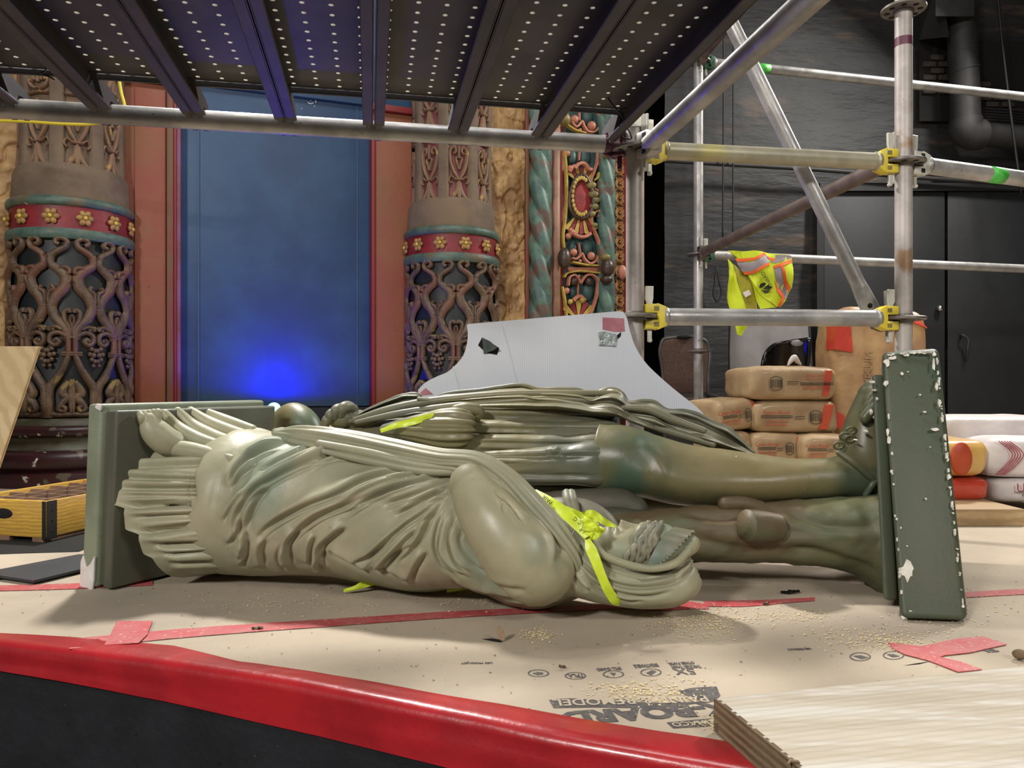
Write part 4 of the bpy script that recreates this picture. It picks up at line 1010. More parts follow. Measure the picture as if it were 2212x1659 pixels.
A = carve_rings(A, fo, .008, 22); rings_mesh('underskirt', A, 'statue_robe', wm)
# robe
st = [(506, 930, 1228, 1.795, .152), (520, 926, 1236, 1.788, .162), (560, 934, 1239, 1.775, .158), (650, 940, 1237, 1.745, .156), (750, 950, 1240, 1.71, .150), (830, 961, 1256, 1.68, .145), (905, 978, 1271, 1.645, .14), (985, 999, 1267, 1.615, .138), (1040, 1018, 1270, 1.59, .134), (1100, 1048, 1287, 1.565, .126), (1145, 1072, 1304, 1.55, .12), (1185, 1096, 1311, 1.543, .108), (1232, 1138, 1296, 1.54, .085), (1262, 1165, 1285, 1.54, .05)]
A = loft(st, 420, 420)
# wavy hem: shift the first rings along the axis
th = np.linspace(0, 2 * np.pi, 420, endpoint=False); hemw = .016 * np.sin(2.0 * th + 1.2) + .012 * np.sin(5 * th + .5) + .006 * np.sin(11 * th)
for i in range(26):
    A[i] += (hemw * (1 - i / 26.0))[:, None] * np.array((.94, -.33, 0))
c1 = lambda L: [(150 + x * .339, 820 + y * .339) for x, y in L]
c2 = lambda L: [(800 + x * .339, 980 + y * .339) for x, y in L]
fo = [([(483, 1130), (505, 1095), (540, 1060)], 6, 8), ([(492, 1180), (515, 1150), (530, 1110)], 6, 8), ([(497, 1060), (520, 1030), (560, 1000)], 5, 8), ([(520, 1226), (535, 1200), (535, 1165)], 6, 8), ([(620, 1236), (600, 1205), (610, 1170)], 6, 7), ([(880, 1262), (850, 1240), (800, 1225)], 6, 8), ([(700, 1236), (690, 1215), (705, 1190)], 5, 7)] + [(c1([(1060, 1080), (1065, 900), (1150, 740), (1330, 610), (1560, 510), (1800, 455), (2000, 470), (2250, 520)]), 7, 15),
      (c1([(1130, 960), (1200, 780), (1290, 670)]), 7, 12), (c1([(1010, 700), (1080, 560), (1200, 470), (1350, 410)]), 6, 11),
      (c1([(1500, 570), (1650, 490), (1900, 500), (2250, 570)]), 6, 11),
      (c1([(1170, 1050), (1260, 950), (1440, 840), (1700, 740), (1900, 640), (2250, 595)]), 8, 13),
      (c1([(1380, 1060), (1480, 950), (1560, 890), (1800, 790), (2000, 720), (2250, 645)]), 8, 14),
      (c1([(1420, 1180), (1400, 1060), (1470, 960)]), 8, 13), (c1([(1640, 1190), (1610, 1080), (1690, 1000), (1780, 940)]), 9, 15), (c1([(1545, 1175), (1550, 1060), (1580, 980)]), 7, 11),
      (c1([(1920, 1240), (1780, 1165), (1640, 1090)]), 7, 12), (c1([(1950, 1230), (2100, 1080), (2250, 930)]), 8, 13), (c1([(1100, 1150), (1130, 1040), (1120, 960)]), 7, 10), (c1([(1250, 1190), (1230, 1090), (1260, 1010)]), 8, 9),
      (c1([(1200, 600), (1350, 520), (1560, 430), (1750, 400)]), 5, 8), (c1([(1100, 520), (1250, 440), (1400, 390)]), 5, 8),
      (c2([(590, 65), (300, 150), (0, 245), (-200, 330)]), 6, 11), (c2([(515, 140), (250, 200), (0, 290), (-180, 400)]), 6, 12), (c2([(505, 190), (300, 262), (80, 330)]), 6, 12), (c2([(495, 230), (330, 310), (160, 400)]), 6, 13), (c2([(495, 270), (400, 400), (280, 600), (180, 700)]), 7, 13), (c2([(490, 255), (420, 330), (240, 450), (100, 560), (-60, 700)]), 6, 10),
      (c2([(480, 330), (425, 470), (410, 600), (450, 700), (560, 790)]), 6, 13), (c2([(510, 330), (455, 500), (445, 620), (520, 720), (640, 800)]), 5, 11), (c2([(550, 400), (500, 540), (530, 660), (640, 770)]), 5, 11), (c2([(600, 450), (570, 560), (640, 680), (760, 780)]), 6, 11), (c2([(620, 470), (650, 560), (760, 660), (900, 740)]), 6, 10), (c2([(60, 770), (130, 680), (300, 560)]), 8, 11), (c2([(250, 830), (300, 720), (370, 620)]), 8, 10), (c2([(-120, 700), (20, 640), (180, 520)]), 7, 9),
      (c2([(700, 880), (900, 920), (1100, 900)]), 7, 8), (c2([(920, 890), (1050, 940), (1200, 950)]), 5, 7), (c2([(500, 800), (620, 860), (800, 900)]), 6, 8)]
fo = [(p, w_ * .95, a_ * .95) for p, w_, a_ in fo] + [([(x + 6, y + 13) for x, y in p], 3.4, a_ * .3) for p, w_, a_ in fo if np.ptp(np.array(p)[:, 0]) > 110]
A = carve_rings(A, fo, .010, 13, .0012, True); rings_mesh('robe', A, 'statue_robe', wm)
# covered arm folded on the chest
A = ptube([(1016, 1046, 1.500, .042), (1040, 1085, 1.478, .054), (1085, 1145, 1.455, .068), (1130, 1195, 1.447, .077), (1160, 1222, 1.450, .074)], 120, 160)
fo = [(c2([(800, 235), (900, 330), (985, 450)]), 5, 7), (c2([(790, 235), (840, 300), (850, 380)]), 3, 4), (c2([(950, 240), (1080, 360), (1170, 490), (1200, 620), (1185, 750)]), 6, 10), (c2([(1000, 310), (1130, 460), (1215, 580), (1235, 690), (1180, 760)]), 6, 10), (c2([(620, 770), (800, 850), (1000, 880)]), 6, 6)]
A = carve_rings(A, fo, 0, 9, .0015); rings_mesh('covered_arm', A, 'statue_smooth', wm)
# bundled sash from the hand across the chest into the hood
A = ptube([(600, 938, 1.735, .012), (650, 946, 1.70, .026), (750, 962, 1.645, .031), (850, 981, 1.60, .029), (950, 999, 1.557, .026), (1035, 1008, 1.52, .025), (1090, 1042, 1.485, .027), (1150, 1106, 1.452, .030), (1203, 1168, 1.438, .029), (1236, 1214, 1.44, .022), (1246, 1250, 1.455, .012)], 320, 110, 1.0, (0, -.6, .8))
N = outward(A); t = np.linspace(0, 1, A.shape[0])[:, None]; a = np.linspace(0, 2 * np.pi, A.shape[1], endpoint=False)[None]
rid = .0042 * (np.abs(np.sin(3.5 * a + 1.6 * t + .8 * np.sin(5 * t))) ** .7 - .6) + .002 * np.sin(11 * a - 4 * t)
A = A + N * (rid * smooth01(t, 0, .1) * (1 - smooth01(t, .93, 1)))[..., None]; rings_mesh('sash', A, 'statue_robe', wm)
A = ptube([(596, 934, 1.75, .010), (607, 936, 1.74, .014), (625, 940, 1.73, .016)], 20, 20); rings_mesh('fingertips', A, 'statue_teal', wm)
for k, (pts) in enumerate(([(690, 958, 1.635, .008), (800, 980, 1.59, .012), (900, 1003, 1.553, .012), (985, 1012, 1.525, .009)], [(700, 975, 1.62, .006), (820, 1000, 1.575, .010), (930, 1018, 1.54, .010), (990, 1018, 1.525, .008)], [(1075, 1045, 1.468, .010), (1130, 1112, 1.436, .013), (1185, 1178, 1.425, .013), (1222, 1230, 1.432, .008)])):
    rings_mesh('sash_fold', ptube(pts, 70, 20), 'statue_robe', wm)
# hood
st = [(1226, 1128, 1288, 1.515, .070), (1250, 1146, 1286, 1.51, .085), (1290, 1182, 1292, 1.508, .09), (1340, 1204, 1300, 1.505, .092), (1400, 1216, 1304, 1.505, .09), (1450, 1214, 1297, 1.505, .082), (1478, 1194, 1275, 1.505, .066), (1492, 1196, 1250, 1.505, .042), (1498, 1208, 1232, 1.505, .016)]
A = loft(st, 170, 220, 2.3)
fo = [(c2([(1290, 570), (1420, 650), (1600, 720), (1800, 745), (1980, 720), (2060, 660)]), 5, 8), (c2([(1300, 640), (1400, 745), (1560, 830), (1800, 850), (1990, 790), (2050, 730)]), 5, 8), (c2([(1310, 700), (1420, 820), (1600, 890), (1800, 905), (1950, 870)]), 6, 8), (c2([(1330, 760), (1440, 860), (1600, 930), (1760, 945)]), 5, 7), (c2([(1330, 610), (1500, 720), (1700, 790), (1900, 790)]), 4, 5), (c2([(1290, 760), (1330, 830), (1400, 880)]), 6, 8), (c2([(1980, 800), (2040, 740), (2060, 690)]), 5, 7)]
A = carve_rings(A, fo, .004, 9, .0012, True); rings_mesh('hood', A, 'statue_robe', wm)
A = ptube([(1440, 1212, 1.47, .012), (1475, 1190, 1.475, .016), (1490, 1178, 1.49, .018), (1492, 1174, 1.52, .016), (1480, 1185, 1.55, .012)], 50, 24); rings_mesh('hood_rim', A, 'statue_smooth', wm)
rings_mesh('hood_rim', ptube([(1236, 1118, 1.455, .008), (1262, 1158, 1.437, .008), (1300, 1196, 1.428, .007), (1350, 1218, 1.424, .007), (1410, 1228, 1.424, .007), (1460, 1216, 1.435, .008), (1485, 1192, 1.46, .008)], 120, 20), 'statue_smooth', wm)
# head in profile, face up
HY = 1.503
hs = [(1287, 1178, 1186, .006), (1290, 1162, 1196, .020), (1296, 1148, 1208, .031), (1305, 1142, 1216, .038), (1321, 1141, 1224, .044), (1340, 1141, 1230, .049), (1360, 1139, 1234, .053), (1385, 1132, 1236, .056), (1410, 1129, 1236, .057), (1435, 1131, 1235, .056), (1455, 1140, 1230, .050), (1470, 1156, 1220, .040), (1480, 1178, 1200, .020)]
rows = [(P(u, (a + b) / 2, HY).x, HY, P(u, (a + b) / 2, HY).z, (b - a) / 2 / F * HY, w_, u) for u, a, b, w_ in hs]
S_ = spl(rows, 150); nseg = 160; th = np.linspace(0, 2 * np.pi, nseg, endpoint=False)
A = np.zeros((150, nseg, 3)); si, co = np.sin(th), np.cos(th)
uu = S_[:, 5:6]; lat = S_[:, 4:5] * co[None]; fr = np.clip(si, 0, 1)[None]
A[..., 0] = S_[:, :1]; A[..., 1] = HY - lat; A[..., 2] = S_[:, 2:3] + S_[:, 3:4] * si[None]
px = HY / F
def gau(x, m, s): return np.exp(-((x - m) / s) ** 2)
nose = np.where(uu < 1342, np.exp(-((uu - 1342) / 4.5) ** 2), np.clip(1 - (uu - 1342) / 40, 0, 1)) * 19 * px
fe = nose * np.exp(-(lat / (.006 + .004 * gau(uu, 1343, 8))) ** 2)
fe = fe + 5 * px * gau(uu, 1314, 4.5) * gau(lat, 0, .017) + 7 * px * gau(uu, 1330, 4.5) * gau(lat, 0, .017) - 4 * px * gau(uu, 1321.5, 2.2) * gau(lat, 0, .019) + 5 * px * gau(uu, 1300, 8) * gau(lat, 0, .016)
fe = fe - 9 * px * gau(uu, 1372, 9) * gau(np.abs(lat), .022, .013) + 5 * px * gau(uu, 1370, 5) * gau(np.abs(lat), .023, .008) + 3 * px * gau(uu, 1388, 5) * gau(np.abs(lat), .02, .018) - 2 * px * gau(uu, 1370, 2) * gau(np.abs(lat), .023, .010)
fe = fe + 3 * px * gau(uu, 1345, 14) * gau(np.abs(lat), .034, .012)
A[..., 2] += fe * (fr > 0)
rings_mesh('head', A, 'statue_smooth', wm)
def hsurf(u, v, off=.003):
    h = np.interp(u, [r[0] for r in hs], [r[1] for r in hs]); b = np.interp(u, [r[0] for r in hs], [r[2] for r in hs]); w_ = np.interp(u, [r[0] for r in hs], [r[3] for r in hs])
    s = np.clip(((h + b) / 2 - v) / ((b - h) / 2), -.98, .98); return HY - w_ * math.sqrt(1 - s * s) - off
hm = mk('hair', *MB().add(ball(P(1408, 1185, 1.50), 1, 20, 14, (.034, .058, .046))).V, MB().add(ball(P(1408, 1185, 1.50), 1, 20, 14, (.034, .058, .046))).F, 'statue_teal', wm, True) if False else None
hr = thing_h = None
mb = MB()
for i in range(7):
    pts = []
    for k in range(22):
        t = k / 21; u0 = 1394 + i * 5.2; u1 = 1345 + i * 8.0; u = u0 + (u1 - u0) * t + 4.2 * math.sin(t * 15 + i * 2.3); v = 1129 + (1226 - 1129) * t + 1.5 * math.cos(t * 11 + i * 1.7)
        pts.append(P(u, v, hsurf(u, v, .002 + .002 * math.sin(i * 2 + t * 9))))
    mb.add(tube(pts, [.004, .0066, .0070, .0068, .0058, .004], 8, 80, rnd=True))
hairo = mb.build('hair', 'statue_hair', wm, True); 
for sg in (1, -1):
    E1 = spl([(1396, 1224, .064), (1410, 1194, .066), (1428, 1164, .056), (1446, 1145, .036), (1458, 1138, .0)], 40); E2 = spl([(1422, 1222, .072), (1446, 1202, .072), (1470, 1176, .056), (1490, 1155, .034), (1500, 1146, .0)], 40)
    R_ = []
    for q, off in ((E1, 0), (E1 * .5 + E2 * .5, -.004), (E2, 0), (E2, .01), (E1, .01)):
        R_.append(np.array([tuple(P(u, v, HY - sg * max(o - off, 0))) for u, v, o in q]))
    R_ = np.stack(R_, 1)
    if sg < 0: R_ = R_[:, ::-1]
    V, Fc = grid(R_, False, True); Fc += [tuple(range(5)), tuple(39 * 5 + i for i in reversed(range(5)))]
    mk('diadem', V, Fc, 'statue_teal', wm, True, None, 45)
for i in range(12):
    t = i / 11; u = 1420 + (1497 - 1420) * t; v = np.interp(u, [1418, 1442, 1468, 1490, 1499], [1224, 1204, 1178, 1156, 1147]); o = np.interp(u, [1418, 1442, 1468, 1490, 1499], [.072, .072, .056, .034, .0])
    mk('diadem_bead', *ball(P(u, v, HY - o), .0042, 8, 6), 'statue_teal', wm, True)
# neck and far shoulder
rings_mesh('neck', ptube([(1245, 1215, 1.50, .045), (1280, 1205, 1.50, .04), (1310, 1200, 1.50, .036)], 20, 24), 'statue_teal', wm)
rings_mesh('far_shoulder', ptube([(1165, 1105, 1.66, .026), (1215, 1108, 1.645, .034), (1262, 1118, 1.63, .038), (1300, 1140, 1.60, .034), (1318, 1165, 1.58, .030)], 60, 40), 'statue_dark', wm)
for u in (1228, 1238): rings_mesh('sleeve_cuff', ptube([(u - 4, 1066, 1.62, .010), (u, 1085, 1.60, .011), (u + 8, 1110, 1.59, .008)], 30, 14), 'statue_teal', wm)
# foot and trailing hem by the plinth
rings_mesh('foot', ptube([(385, 965, 1.745, .030), (352, 948, 1.722, .032), (330, 925, 1.712, .028), (321, 908, 1.708, .020)], 40, 28), 'statue_robe', wm)
for i in range(5):
    u = 306 + i * 8.5; rings_mesh('toe', ptube([(u + 4, 914, 1.70 + i * .006, .0085), (u, 901, 1.692 + i * .006, .0088), (u - 3 + i, 890 + abs(i - 3) * 1.5, 1.695 + i * .006, .0075 if i < 4 else .01)], 16, 12), 'statue_robe', wm)
for pts in ([(356, 893, 1.765, .010), (378, 918, 1.765, .014), (420, 945, 1.75, .016), (490, 966, 1.72, .010)], [(384, 888, 1.80, .010), (412, 916, 1.80, .015), (460, 942, 1.78, .016), (540, 962, 1.72, .009)], [(412, 887, 1.835, .010), (446, 910, 1.83, .015), (500, 932, 1.81, .015), (580, 950, 1.75, .008)], [(446, 890, 1.87, .010), (490, 910, 1.86, .015), (545, 928, 1.83, .012)], [(352, 965, 1.735, .014), (400, 972, 1.72, .020), (450, 980, 1.70, .016), (500, 990, 1.67, .008)]):
    rings_mesh('hem_fold', ptube(pts, 50, 22), 'statue_robe', wm)

# ---------------------------------------------------------------- flagging tape on the statue
def ribbon(name, label, rows, mat='flag_tape', parent=None, n=50, crinkle=.0012, cat='tape', group=None):
    """rows: u, v, Y (centre) and half width vector in pixels du, dv and depth dY"""
    S_ = spl(rows, n); A = np.zeros((n, 5, 3))
    for i in range(n):
        for j in range(5):
            k = (j - 2) / 2; A[i, j] = tuple(P(S_[i, 0] + S_[i, 3] * k, S_[i, 1] + S_[i, 4] * k, S_[i, 2] + S_[i, 5] * k + crinkle * (math.sin(i * .31 + j * .8) + math.sin(i * .17 - j * 1.3))))
    B = A.copy(); B[..., 1] += .0006
    V1, F1 = grid(A); V2, F2 = grid(B); o = len(V1)
    Fc = F1 + [tuple(i + o for i in f[::-1]) for f in F2]
    r = mk(name, np.vstack([V1, V2]), Fc, mat, parent, True)
    return tag(r, label, cat, group) if parent is None else r
ft = thing('flagging_tape', 'yellow flagging tape knotted by the chin of the hooded statue', 'tape', P(1280, 1160, 1.44))
ribbon('strip', '', [(1152, 1060, 1.56, -6, 3, .0), (1180, 1082, 1.50, -10, 9, 0), (1210, 1100, 1.46, -9, 9, 0), (1245, 1130, 1.425, -9, 9, 0), (1272, 1158, 1.41, -10, 6, 0)], parent=ft)
ribbon('strip', '', [(1205, 1098, 1.47, 8, -8, 0), (1240, 1112, 1.45, 4, -11, .0), (1265, 1125, 1.435, 3, -12, 0), (1290, 1140, 1.43, 4, -9, .0)], parent=ft)
ribbon('knot', '', [(1258, 1112, 1.44, -6, 9, .01), (1285, 1114, 1.43, 2, 12, .0), (1310, 1128, 1.44, 4, 10, -.005), (1330, 1134, 1.455, 6, 4, .0)], parent=ft, crinkle=.003)
ribbon('knot', '', [(1262, 1112, 1.43, 8, 2, 0), (1272, 1130, 1.42, 14, 0, .004), (1280, 1150, 1.415, 15, 2, 0), (1278, 1164, 1.42, 12, 4, 0)], parent=ft, crinkle=.004)
ribbon('knot', '', [(1270, 1160, 1.415, 4, 8, 0), (1290, 1150, 1.42, 6, 9, .004), (1302, 1140, 1.43, 7, 5, 0)], parent=ft, crinkle=.004)
ribbon('tail', '', [(1268, 1164, 1.415, 5, -2, 0), (1276, 1185, 1.408, 11, -3, 0), (1284, 1204, 1.402, 11, -3, 0), (1300, 1245, 1.400, 9, -4, 0), (1318, 1282, 1.405, 9, -5, 0), (1335, 1302, 1.42, 9, -5, 0), (1352, 1304, 1.44, 6, -5, .0), (1366, 1303, 1.46, 3, -4, 0)], parent=ft, n=90, crinkle=.0006)
def mtext(s, u, v, Y, ang, hpx, par):
    a = math.radians(ang); x = Vector((math.cos(a), 0, math.sin(a))); y = Vector((-math.sin(a), 0, math.cos(a)))
    return text(s, hpx / F * Y * 1.4, 'marker', par, basis(P(u, v, Y), x, y), 'marker_lettering', .0002)
mtext('PAIR', 1183, 1079, 1.478, 142, 9, ft); mtext('G', 1243, 1121, 1.408, 125, 9, ft); mtext('R', 1256, 1144, 1.404, 115, 9, ft); mtext('-', 1249, 1132, 1.406, 120, 9, ft)
ribbon('flagging_tape', 'yellow-green flagging tape end on the floor under the statue\'s waist', [(742, 1276, 1.65, 0, 3, 0), (770, 1269, 1.655, 2, 5, 0), (800, 1256, 1.665, 5, 9, 0), (830, 1252, 1.665, 5, 8, 0), (850, 1264, 1.655, 4, 5, 0), (880, 1272, 1.645, 2, 4, 0)])
ribbon('flagging_tape', 'yellow-green flagging tape loop on the floor under the statue\'s elbow', [(965, 1277, 1.64, 0, 3, 0), (985, 1271, 1.645, 2, 6, 0), (1010, 1266, 1.65, 2, 7, 0), (1037, 1263, 1.65, 2, 3, 0)])
# ---------------------------------------------------------------- darker green soldier statue behind
mdef('bronze_green', (110, 108, 88), (88, 91, 76), sc=5, rough=.4, c3=(120, 114, 84), sc3=4, lo3=.48, hi3=.62, bump=.15, bsc=50, rvar=(.32, .55), stretch=(.5, 1, 1.6), spot=(70, .78, (206, 204, 190)))
mdef('bronze_leg', (114, 104, 70), (80, 84, 60), sc=3.2, rough=.4, c3=(66, 86, 70), sc3=3.0, lo3=.52, hi3=.66, bump=.12, bsc=60, rvar=(.32, .5), spot=(60, .77, (205, 205, 192)))
mdef('slab_green', (66, 74, 56), (72, 74, 55), sc=4, rough=.52, c3=(52, 74, 61), sc3=5, lo3=.58, hi3=.68, bump=.2, bsc=60, stretch=(1, 1, .8), spot=(46, .755, (210, 208, 196)), spot2=(30, .74, (48, 54, 42)))
mdef('trunk_green', (92, 92, 62), (76, 82, 58), sc=6, rough=.55, c3=(92, 78, 54), sc3=5, bump=.4, bsc=35, stretch=(.5, 1, 1.4), bd=.006)
mdef('trunk_mauve', (86, 80, 68), (70, 68, 56), sc=6, rough=.6, bump=.3, bsc=40)
mdef('chip_white', (216, 212, 200), (196, 190, 176), sc=40, rough=.8)
sm = thing('soldier_statue', 'dark green soldier statue with bare leg and tree-trunk support lying behind', 'statue', (.4, 1.9, 0))
# slab: leaning edge face towards the viewer
nb0, nb1 = P(1945, 1340, 1.455), P(2092, 1347, 1.44); nt0, nt1 = P(1905, 760, 1.69), P(2028, 751, 1.70)
fb = Vector((.255, .52, 0)); fbt = Vector((.19, .40, -.03))
nb0.z = max(nb0.z, .004); nb1.z = max(nb1.z, .004)
def lpz(p, z): p = p.copy(); p.z = z; return p
q8 = [nb0, nb1, lpz(nb1 + fb, .003), lpz(nb0 + fb, .003), nt0, nt1, nt1 + fbt, nt0 + fbt]
sl = mk('slab', *bevel(hexa(q8), .013, 4), 'slab_green', sm, True, None, 40)
# raised bed between foot and slab
e = (nb0 - nb1).normalized() * .008
mk('slab_step', *bevel(hexa([nb0 + Vector((0, .05, .02)) + e, nb0 + Vector((.02, .05, .02)), nb0 + Vector((.26, .48, .03)), nb0 + Vector((.24, .48, .03)) + e, nt0 + Vector((.0, .03, -.05)) + e, nt0 + Vector((.02, .03, -.05)), nt0 + fbt * .95 + Vector((.02, 0, -.03)), nt0 + fbt * .95 + Vector((0, 0, -.03)) + e]), .008, 3), 'slab_green', sm, True, None, 40)
# paint chips on the slab face
FX = (nb1 - nb0).normalized(); FU = (nt0 - nb0).normalized(); FN = FX.cross(FU).normalized()
def facept(u, v, off=.0004):
    # intersection of a photo ray with the slab's edge face
    o = Vector((0, 0, H)); d = P(u, v, 1.0) - o; t = (nb0 - o).dot(FN) / d.dot(FN); return o + d * t - FN * (-off if FN.y < 0 else off)
def chip(pts, par=sl):
    q = [facept(u, v) for u, v in pts]; V = [tuple(p) for p in q] + [tuple(p + Vector((0, .004, 0))) for p in q]; n = len(q)
    mk('paint_chip', V, [tuple(range(n))] + [(i, (i + 1) % n, n + (i + 1) % n, n + i) for i in range(n)], 'chip_white', par)
def blob(u, v, ru, rv, n=9, seed=0):
    r = random.Random(seed); return [(u + ru * (.45 + .85 * r.random()) * math.cos(2 * math.pi * i / n), v + rv * (.45 + .85 * r.random()) * math.sin(2 * math.pi * i / n)) for i in range(n)]
chip(blob(1961, 1234, 15, 22, 11, 3))
for i, (u, v, a, b) in enumerate(((1949, 808, 3, 4), (1962, 803, 2, 1.5), (1998, 757, 9, 3), (1958, 762, 9, 4), (1930, 768, 10, 5), (1916, 782, 6, 9), (1975, 757, 6, 3), (2018, 760, 6, 6), (2024, 790, 3, 14), (2030, 835, 3, 10), (2036, 870, 3, 9), (2042, 905, 3, 8), (2027, 928, 9, 4), (2048, 945, 3, 9), (2052, 985, 3, 8), (2057, 1030, 3, 9), (2063, 1090, 3, 8), (2069, 1150, 2.5, 8), (2075, 1210, 2.5, 6), (1918, 932, 3, 8), (1921, 950, 3, 9), (1927, 1018, 3, 5), (1913, 830, 3, 6), (1966, 1320, 4, 2), (1951, 1335, 4, 3), (1988, 853, 2, 2), (1998, 890, 3, 2), (2001, 1078, 1.5, 2), (2010, 966, 1.5, 1.5), (1946, 1140, 2, 3), (1960, 1180, 1.5, 2))):
    chip(blob(u - (6 if u > 2018 and v > 780 else 0), v + (5 if v < 775 else 0), a, b, 8, i))
rq = random.Random(8)
for k in range(34):
    v = rq.uniform(770, 1330); u = np.interp(v, [751, 1347], [2028, 2092]) - 5 - 3 * rq.random(); chip(blob(u, v, rq.uniform(.8, 2.6), rq.uniform(1.5, 7), 9, 100 + k))
for k in range(14):
    v = rq.uniform(775, 1330); u = np.interp(v, [760, 1340], [1905, 1945]) + 5 + 3 * rq.random(); chip(blob(u, v, rq.uniform(.8, 2.2), rq.uniform(1.5, 6), 9, 200 + k))
for k in range(16):
    u = rq.uniform(1912, 2022); chip(blob(u, np.interp(u, [1905, 2028], [767, 758]) + 2 * rq.random(), rq.uniform(2, 7), rq.uniform(1, 3), 9, 300 + k))
# leg
st = [(1300, 915, 1072, 1.86, .085), (1340, 918, 1070, 1.845, .085), (1400, 936, 1078, 1.825, .080), (1470, 957, 1092, 1.81, .076), (1550, 968, 1098, 1.795, .074), (1640, 980, 1092, 1.785, .066), (1730, 990, 1082, 1.775, .054), (1800, 988, 1078, 1.77, .048), (1850, 975, 1078, 1.77, .050), (1890, 965, 1075, 1.77, .05), (1915, 985, 1062, 1.77, .045)]
A = loft(st, 160, 90); A = carve_rings(A, [([(1350, 1010), (1450, 1040), (1600, 1050), (1750, 1040)], 26, -7), ([(1380, 950), (1420, 990), (1440, 1040)], 14, -5)], 0); rings_mesh('bare_leg', A, 'bronze_leg', sm)
# foot with toes against the slab
rings_mesh('foot', ptube([(1890, 1040, 1.775, .050), (1872, 985, 1.775, .062), (1872, 930, 1.775, .052), (1880, 885, 1.775, .042), (1886, 855, 1.775, .034)], 60, 36), 'bronze_leg', sm)
for i in range(5):
    v = 832 + i * 11; Y = 1.80 - i * .022; rings_mesh('toe', ptube([(1872 - i * 1.0, v + 26, Y, .013), (1872 + i * 2.0, v + 10, Y - .004, .012), (1880 + i * 3.2, v - 4, Y - .004, .0105)], 20, 14), 'bronze_leg', sm)
rings_mesh('sandal_strap', ptube([(1812, 978, 1.73, .007), (1845, 1000, 1.715, .008), (1880, 1030, 1.715, .008), (1905, 1050, 1.73, .007)], 40, 12), 'bronze_leg', sm)
rings_mesh('sandal_strap', ptube([(1905, 1025, 1.73, .007), (1885, 1045, 1.715, .008), (1870, 1068, 1.72, .007)], 30, 12), 'bronze_leg', sm)
for (u, v) in ((1825, 942), (1838, 930), (1812, 962), (1836, 948)):
    c = P(u, v, 1.735); mk('buckle', *tube([(c.x + .011 * math.cos(t), c.y - .004 * math.sin(t), c.z + .008 * math.sin(t)) for t in np.linspace(0, 6.283, 20)], .003, 6, cap=False), 'bronze_leg', sm, True)
for i, (u, v, a, b) in enumerate(((1884, 826, 5, 4), (1888, 843, 4, 3), (1892, 862, 3, 5), (1880, 890, 4, 7), (1890, 900, 4, 6), (1870, 932, 3, 4), (1848, 950, 2, 2))):
    q = P(u, v, 1.70); mk('paint_chip', *ball(q, 1, 8, 6, (a / F * 1.7, .012, b / F * 1.7)), 'chip_white', sm, True)
# tree trunk
st = [(1290, 1100, 1190, 1.76, .05), (1360, 1105, 1200, 1.74, .055), (1440, 1100, 1208, 1.73, .062), (1560, 1092, 1212, 1.725, .066), (1700, 1083, 1214, 1.72, .07), (1800, 1076, 1224, 1.715, .078), (1870, 1068, 1246, 1.71, .09), (1920, 1058, 1282, 1.70, .105), (1950, 1050, 1312, 1.70, .118)]
A = loft(st, 160, 120); A = carve_rings(A, [([(1450, 1150), (1600, 1185), (1800, 1190)], 12, 7), ([(1690, 1100), (1760, 1130), (1900, 1140)], 10, 6), ([(1700, 1180), (1800, 1200), (1900, 1240)], 9, 6), ([(1480, 1110), (1560, 1120), (1600, 1115)], 8, 6)], .004, 7, .006); rings_mesh('tree_trunk', A, 'trunk_green', sm)
rings_mesh('branch_stub', ptube([(1680, 1140, 1.66, .030), (1645, 1138, 1.645, .034), (1612, 1135, 1.632, .034)], 40, 32, dome=False), 'trunk_green', sm)
rings_mesh('branch_stub', ptube([(1640, 1100, 1.72, .020), (1600, 1088, 1.71, .017), (1566, 1088, 1.705, .016)], 30, 20), 'trunk_green', sm)
rings_mesh('trunk_knob', ptube([(1200, 1088, 1.80, .030), (1290, 1088, 1.79, .036), (1345, 1092, 1.78, .038), (1372, 1100, 1.77, .030)], 50, 30), 'trunk_mauve', sm)
rings_mesh('trunk_knob', ptube([(1280, 1120, 1.75, .022), (1330, 1118, 1.745, .024), (1380, 1122, 1.74, .022), (1420, 1118, 1.74, .018)], 40, 24), 'trunk_mauve', sm)
# second leg in the dark under the skirt
rings_mesh('rear_leg', ptube([(1250, 1050, 2.0, .075), (1400, 1050, 1.98, .07), (1600, 1060, 1.94, .058), (1760, 1050, 1.92, .045), (1900, 1040, 1.90, .045)], 60, 30), 'bronze_leg', sm)
# torso core behind the robed figure
st = [(600, 945, 1085, 2.26, .10), (700, 920, 1095, 2.22, .13), (820, 905, 1100, 2.17, .14), (950, 900, 1095, 2.10, .14), (1080, 890, 1080, 2.04, .13), (1200, 890, 1070, 1.99, .12), (1300, 895, 1070, 1.96, .11), (1340, 900, 1062, 1.95, .09)]
A = loft(st, 80, 50); rings_mesh('torso', A, 'bronze_green', sm)
